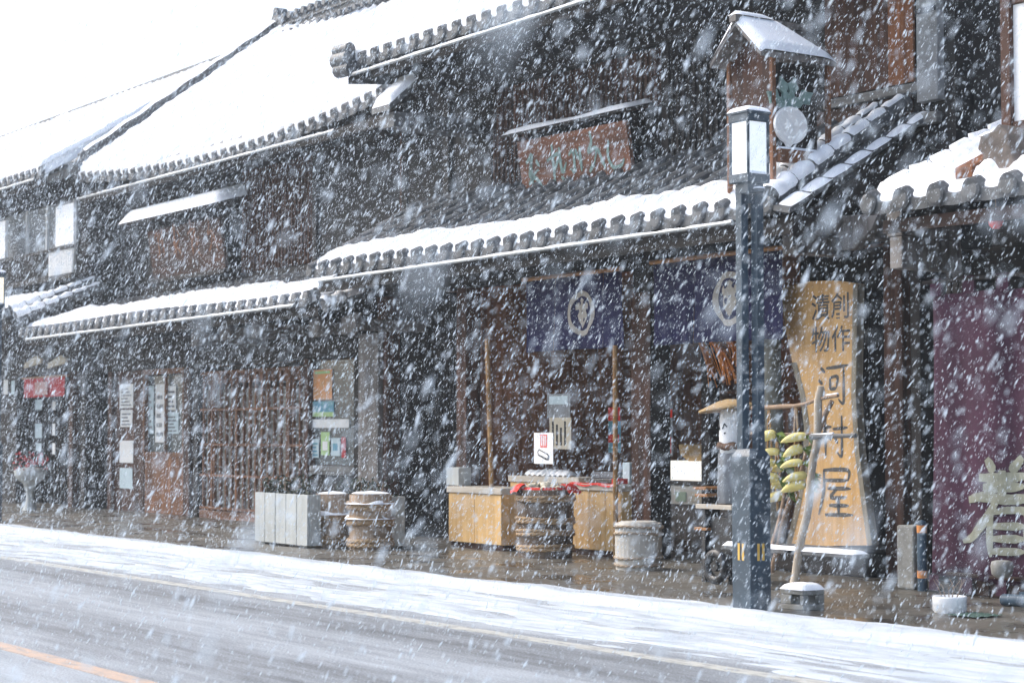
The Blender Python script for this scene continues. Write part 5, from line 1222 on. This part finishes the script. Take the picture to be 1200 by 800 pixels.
# ------------------------------------------------------------------ planter boxes and plants
def planter(label, x0, x1, y0, y1, h, nb):
    g = thing('planter_box', label, 'planter', ((x0+x1)/2, (y0+y1)/2, ZP))
    b = MB(); boards(b, x0, x1, y0, ZP+.03, ZP+h, (x1-x0)/nb, .03, jg=.007); boards(b, x0, x1, y1-.03, ZP+.03, ZP+h, (x1-x0)/nb, .03); b.box(x0, x0+.03, y0+.032, y1-.035, ZP+.03, ZP+h); b.box(x1-.03, x1, y0+.032, y1-.035, ZP+.03, ZP+h)
    for x in (x0+.12, x1-.25): b.box(x, x+.1, y0+.04, y1-.04, ZP, ZP+.03)
    b.build('boards', WHITEBOX, g, .005)
    b = MB(); b.box(x0+.032, x1-.032, y0+.034, y1-.036, ZP+.1, ZP+h-.06); b.build('soil', BLACKP, g)
    return g
planter('pale grey boarded planter box at the kerb with dark shrubs', -23.2, -21.72, 11.74, 11.93, .68, 5)
planter('pale grey boarded planter box behind the two stave barrels', -22.6, -21.08, 12.42, 12.8, .66, 6)
def shrub(label, x0, x1, y0, y1, z, h, n, seed):
    r = np.random.default_rng(seed); g = thing('shrub', label, 'shrub', ((x0+x1)/2, (y0+y1)/2, z))
    b = MB(); s = MB()
    for k in range(9):
        x, y = r.uniform(x0+.05, x1-.05), r.uniform(y0+.05, y1-.05); s.tube([(x, y, z-.05), (x+r.uniform(-.05, .05), y, z+h*.5), (x+r.uniform(-.1, .1), y+r.uniform(-.05, .05), z+h*.9)], [.012, .008, .003], 5)
    s.build('stem', BRANCH, g)
    for k in range(n):
        c = Vector((r.uniform(x0, x1), r.uniform(y0, y1), z+h*r.random()**1.3*(.6+.4*math.sin(k*1.7)))); d = Vector(r.normal(size=3)).normalized(); e = d.cross(Vector(r.normal(size=3))).normalized(); L_ = r.uniform(.04, .08)
        b.add([c, c+d*L_*.5+e*L_*.28, c+d*L_, c+d*L_*.5-e*L_*.28], [(0, 1, 2, 3)])
    b.build('foliage', DKLEAF, g)
shrub('dark leafy shrub in the kerbside planter box', -23.1, -21.8, 11.79, 11.90, ZP+.6, .32, 900, 1)
shrub('dark leafy shrub in the planter box behind the barrels', -22.5, -21.2, 12.48, 12.74, ZP+.58, .30, 900, 2)

# ------------------------------------------------------------------ notices and posters on the left houses
YW = YBL+.06
sheet('poster', 'orange poster at the top of the left shop window', 367, 389, 433, 468, YW, ORP, deco=[(.1, .9, .86, .95, GREENP)], cat='poster')
sheet('poster', 'blue and green landscape poster under the orange poster', 366, 391, 470, 488, YW, BLUEP, deco=[(0, 1, 0, .3, GREENP)], cat='poster')
sheet('poster', 'white arched sheet under the landscape poster', 366, 409, 491, 501, YW, PAPER, cat='poster')
sheet('poster', 'green leaflet between two pale leaflets', 376, 386, 506, 533, YW, GREENP, deco=[(.2, .8, .2, .6, PAPER)], cat='leaflet')
sheet('poster', 'pale leaflet left of the green leaflet', 365, 373.5, 514, 536, YW, PAPERB, deco=rows(4, BLUEP), cat='leaflet')
sheet('poster', 'pale blue leaflet right of the green leaflet', 388, 398, 513, 534, YW, PAPERB, deco=[(.2, .8, .3, .7, BLUEP)], cat='leaflet')
sheet('poster', 'narrow red leaflet right of the pale blue one', 400, 405, 512, 536, YW, REDFADE, cat='leaflet')
sheet('window_notice', 'tall pale sheet at the left of the papered window', 170, 180, 452, 508, YBL+.085, PAPERB, deco=rows(6, GREYPL))
sheet('window_notice', 'long pale sheet in the middle of the papered window', 182, 193, 450, 518, YBL+.088, PAPER, deco=rows(5, GREYPL))
sheet('window_notice', 'upper right printed sheet of the papered window', 195, 206, 452, 480, YBL+.086, PAPER, deco=rows(4, GREYCL))
sheet('window_notice', 'lower right printed sheet of the papered window', 194, 209, 483, 508, YBL+.086, PAPERB, deco=rows(5, GREYCL))
sheet('wall_notice', 'upper white notice on the brown panel left of the papered window', 140, 156, 450, 478, YBL+.03, PAPER, deco=rows(6, GREYPL))
sheet('wall_notice', 'lined white notice under the upper one on the brown panel', 141, 155, 480, 500, YBL+.03, PAPER, deco=rows(4, GREYCL))
sheet('wall_notice', 'plain white notice near the middle of the brown panel', 140, 156, 516, 542, YBL+.03, PAPER)
sheet('wall_notice', 'lowest white notice on the brown panel near the ground', 140, 155, 548, 572, YBL+.03, PAPERB)
for k, (a_, c_, d_, e_, t_) in enumerate([(41, 49, 468, 480, 'upper pale notice behind the red curtain'), (41, 49, 496, 513, 'long pale notice hanging below the upper one'), (42, 48, 519, 528, 'small pale notice above the white planter'), (61, 64.5, 470, 480, 'upper narrow strip on the far shop post'), (61, 64.5, 496, 510, 'middle narrow strip on the far shop post'), (61, 64.5, 519, 532, 'lower narrow strip on the far shop post')]):
    sheet('hanging_notice', t_, a_, c_, d_, e_, YCL+.3, PAPERB if k < 3 else PAPER, cat='notice')
sheet('hanging_notice', 'pale paper strip at the far left edge', 4, 9, 445, 462, YCL-.1, PAPER); sheet('hanging_notice', 'slanting pale paper right of the far left strip', 13, 17, 446, 462, YCL-.1, PAPERB)
p, q = at(28, 465, YCL-.1), at(76, 443, YCL-.1)
g = thing('shop_curtain', 'faded red two-part curtain over the farthest shop door', 'shop curtain', ((p.x+q.x)/2, YCL-.1, p.z))
b = MB(); zt_, zb_ = at(50, 443, YCL-.1).z, at(50, 465, YCL-.1).z; xm_ = (p.x+q.x)/2
for (a, c) in ((p.x, xm_-.03), (xm_+.03, q.x)): b.grid(lambda u, v: (a+(c-a)*u, YCL-.1+.02*math.sin(u*6)*(1-v), zb_+(zt_-zb_)*v), 10, 6)
b.grid(lambda u, v: (xm_-.45+.7*u, YCL-.125, zb_+.04+(zt_-zb_)*.7*v), 4, 4, 1)
b.build('cloth', [REDFADE, PINKC], g); b = MB(); b.tube([(p.x-.1, YCL-.1, zt_+.02), (q.x+.1, YCL-.1, zt_+.02)], .02, 8); b.build('rod', BAMBX, g)
for px, nm, lb in [(38, 'awning_board', 'left beige board above the red curtain'), (66, 'awning_board', 'right beige board above the red curtain')]:
    c = at(px, 426, YCL-.3); b = MB(); b.prism([(-.5, -.08), (.45, .0), (.5, .08), (.2, .16), (-.45, .02)], (c.x, YCL-.3, c.z), (1, 0, 0), (0, 0, 1), -.05); tag(b.build(nm, CREAMP), lb, 'board')
# snowy white pedestal planter with red flowers
c = at(35, 590, 13.2); X = c.x; Z0 = at(35, 582, 13.2).z
g = thing('pedestal_planter', 'snowy white pedestal planter with red flowers before the red curtain', 'planter', (X, 13.2, ZP))
b = MB(); b.lathe((X, 13.2, ZP), [(.14, 0), (.12, .06), (.07, .2), (.08, .40), (.14, .52), (.26, .60), (.30, .74), (.22, .80), (.04, .82)], 26, wob=lambda th, z: 1+.03*math.sin(th*6)); b.build('pedestal', WHITEBOX, g)
b = MB(); r = np.random.default_rng(4)
for k in range(160):
    a_, rr = r.random()*6.28, .33*math.sqrt(r.random()); cc = Vector((X+rr*math.cos(a_), 13.2+rr*math.sin(a_), ZP+.78+r.random()*.28)); d = Vector(r.normal(size=3)).normalized(); e = d.cross(Vector(r.normal(size=3))).normalized()
    b.add([cc, cc+d*.05+e*.03, cc+d*.1, cc+d*.05-e*.03], [(0, 1, 2, 3)], 0 if k % 3 else 1)
b.build('foliage', [REDFADE, DKLEAF], g)

# ------------------------------------------------------------------ falling snow
def flakes():
    R = np.random.default_rng(77)
    rho = 170.0
    lo = np.array([-46, -3.5, .03]); hi = np.array([.5, 13.9, 12.0])
    N = int(rho*np.prod(hi-lo)); keepP = []
    Fv, Rv, Uv = map(np.array, (FWD, RGT, UPV))
    for ch in range(60):
        P = lo+(hi-lo)*R.random((N//60, 3)); d = P-np.array(EYEV)
        z = d@Fv; x = d@Rv/np.maximum(z, .01)*F_PX; y = d@Uv/np.maximum(z, .01)*F_PX
        ok = (z > .55) & (np.abs(x) < 760) & (np.abs(y) < 520)         # only the air the picture (and a step aside) can see
        Y, Z = P[:, 1], P[:, 2]
        open_air = (Y < 12.5) | ((Z > 4.1+(Y-12.5)*.75) & (Y < 13.0+1.2*(Z < 5.9)))
        under = (Z < 3.4) & (Y < 13.7) & (R.random(len(P)) < .12)
        keepP.append(P[ok & (open_air | under)])
    P = np.concatenate(keepP); n = len(P)
    w = np.clip(R.lognormal(math.log(.0016), .56, n), .0009, .0070)      # half width
    l = w*np.clip(R.normal(4.8, 1.3, n), 1.8, 8.0)
    ax = np.array([-.36, -.36, -1.0])+R.normal(0, .14, (n, 3)); ax /= np.linalg.norm(ax, axis=1)[:, None]
    t = R.normal(size=(n, 3)); u = np.cross(ax, t); u /= np.linalg.norm(u, axis=1)[:, None]; v = np.cross(ax, u)
    base = np.array([[0, 0, 1], [1, 0, .15], [0, 1, -.1], [-1, 0, .1], [0, -1, -.15], [0, 0, -1.]])
    V = np.empty((n, 6, 3))
    for k in range(6):
        j = R.uniform(.72, 1.2, (n, 1))
        V[:, k] = P+j*(base[k, 0]*w[:, None]*u+base[k, 1]*w[:, None]*v+base[k, 2]*l[:, None]*ax)
    tri = np.array([[0, 1, 2], [0, 2, 3], [0, 3, 4], [0, 4, 1], [5, 2, 1], [5, 3, 2], [5, 4, 3], [5, 1, 4]])
    I = (np.arange(n)[:, None, None]*6+tri[None]).reshape(-1)
    me = bpy.data.meshes.new('falling_snow'); nf = n*8
    me.vertices.add(n*6); me.vertices.foreach_set('co', V.reshape(-1)); me.loops.add(nf*3); me.loops.foreach_set('vertex_index', I.astype(np.int32))
    me.polygons.add(nf); me.polygons.foreach_set('loop_start', np.arange(0, nf*3, 3, dtype=np.int32)); me.polygons.foreach_set('use_smooth', np.ones(nf, bool))
    me.materials.append(FLAKE); me.update(calc_edges=True)
    o = bpy.data.objects.new('falling_snow', me); COL.objects.link(o); struct(o, 'stuff'); print('flakes', n)
flakes()
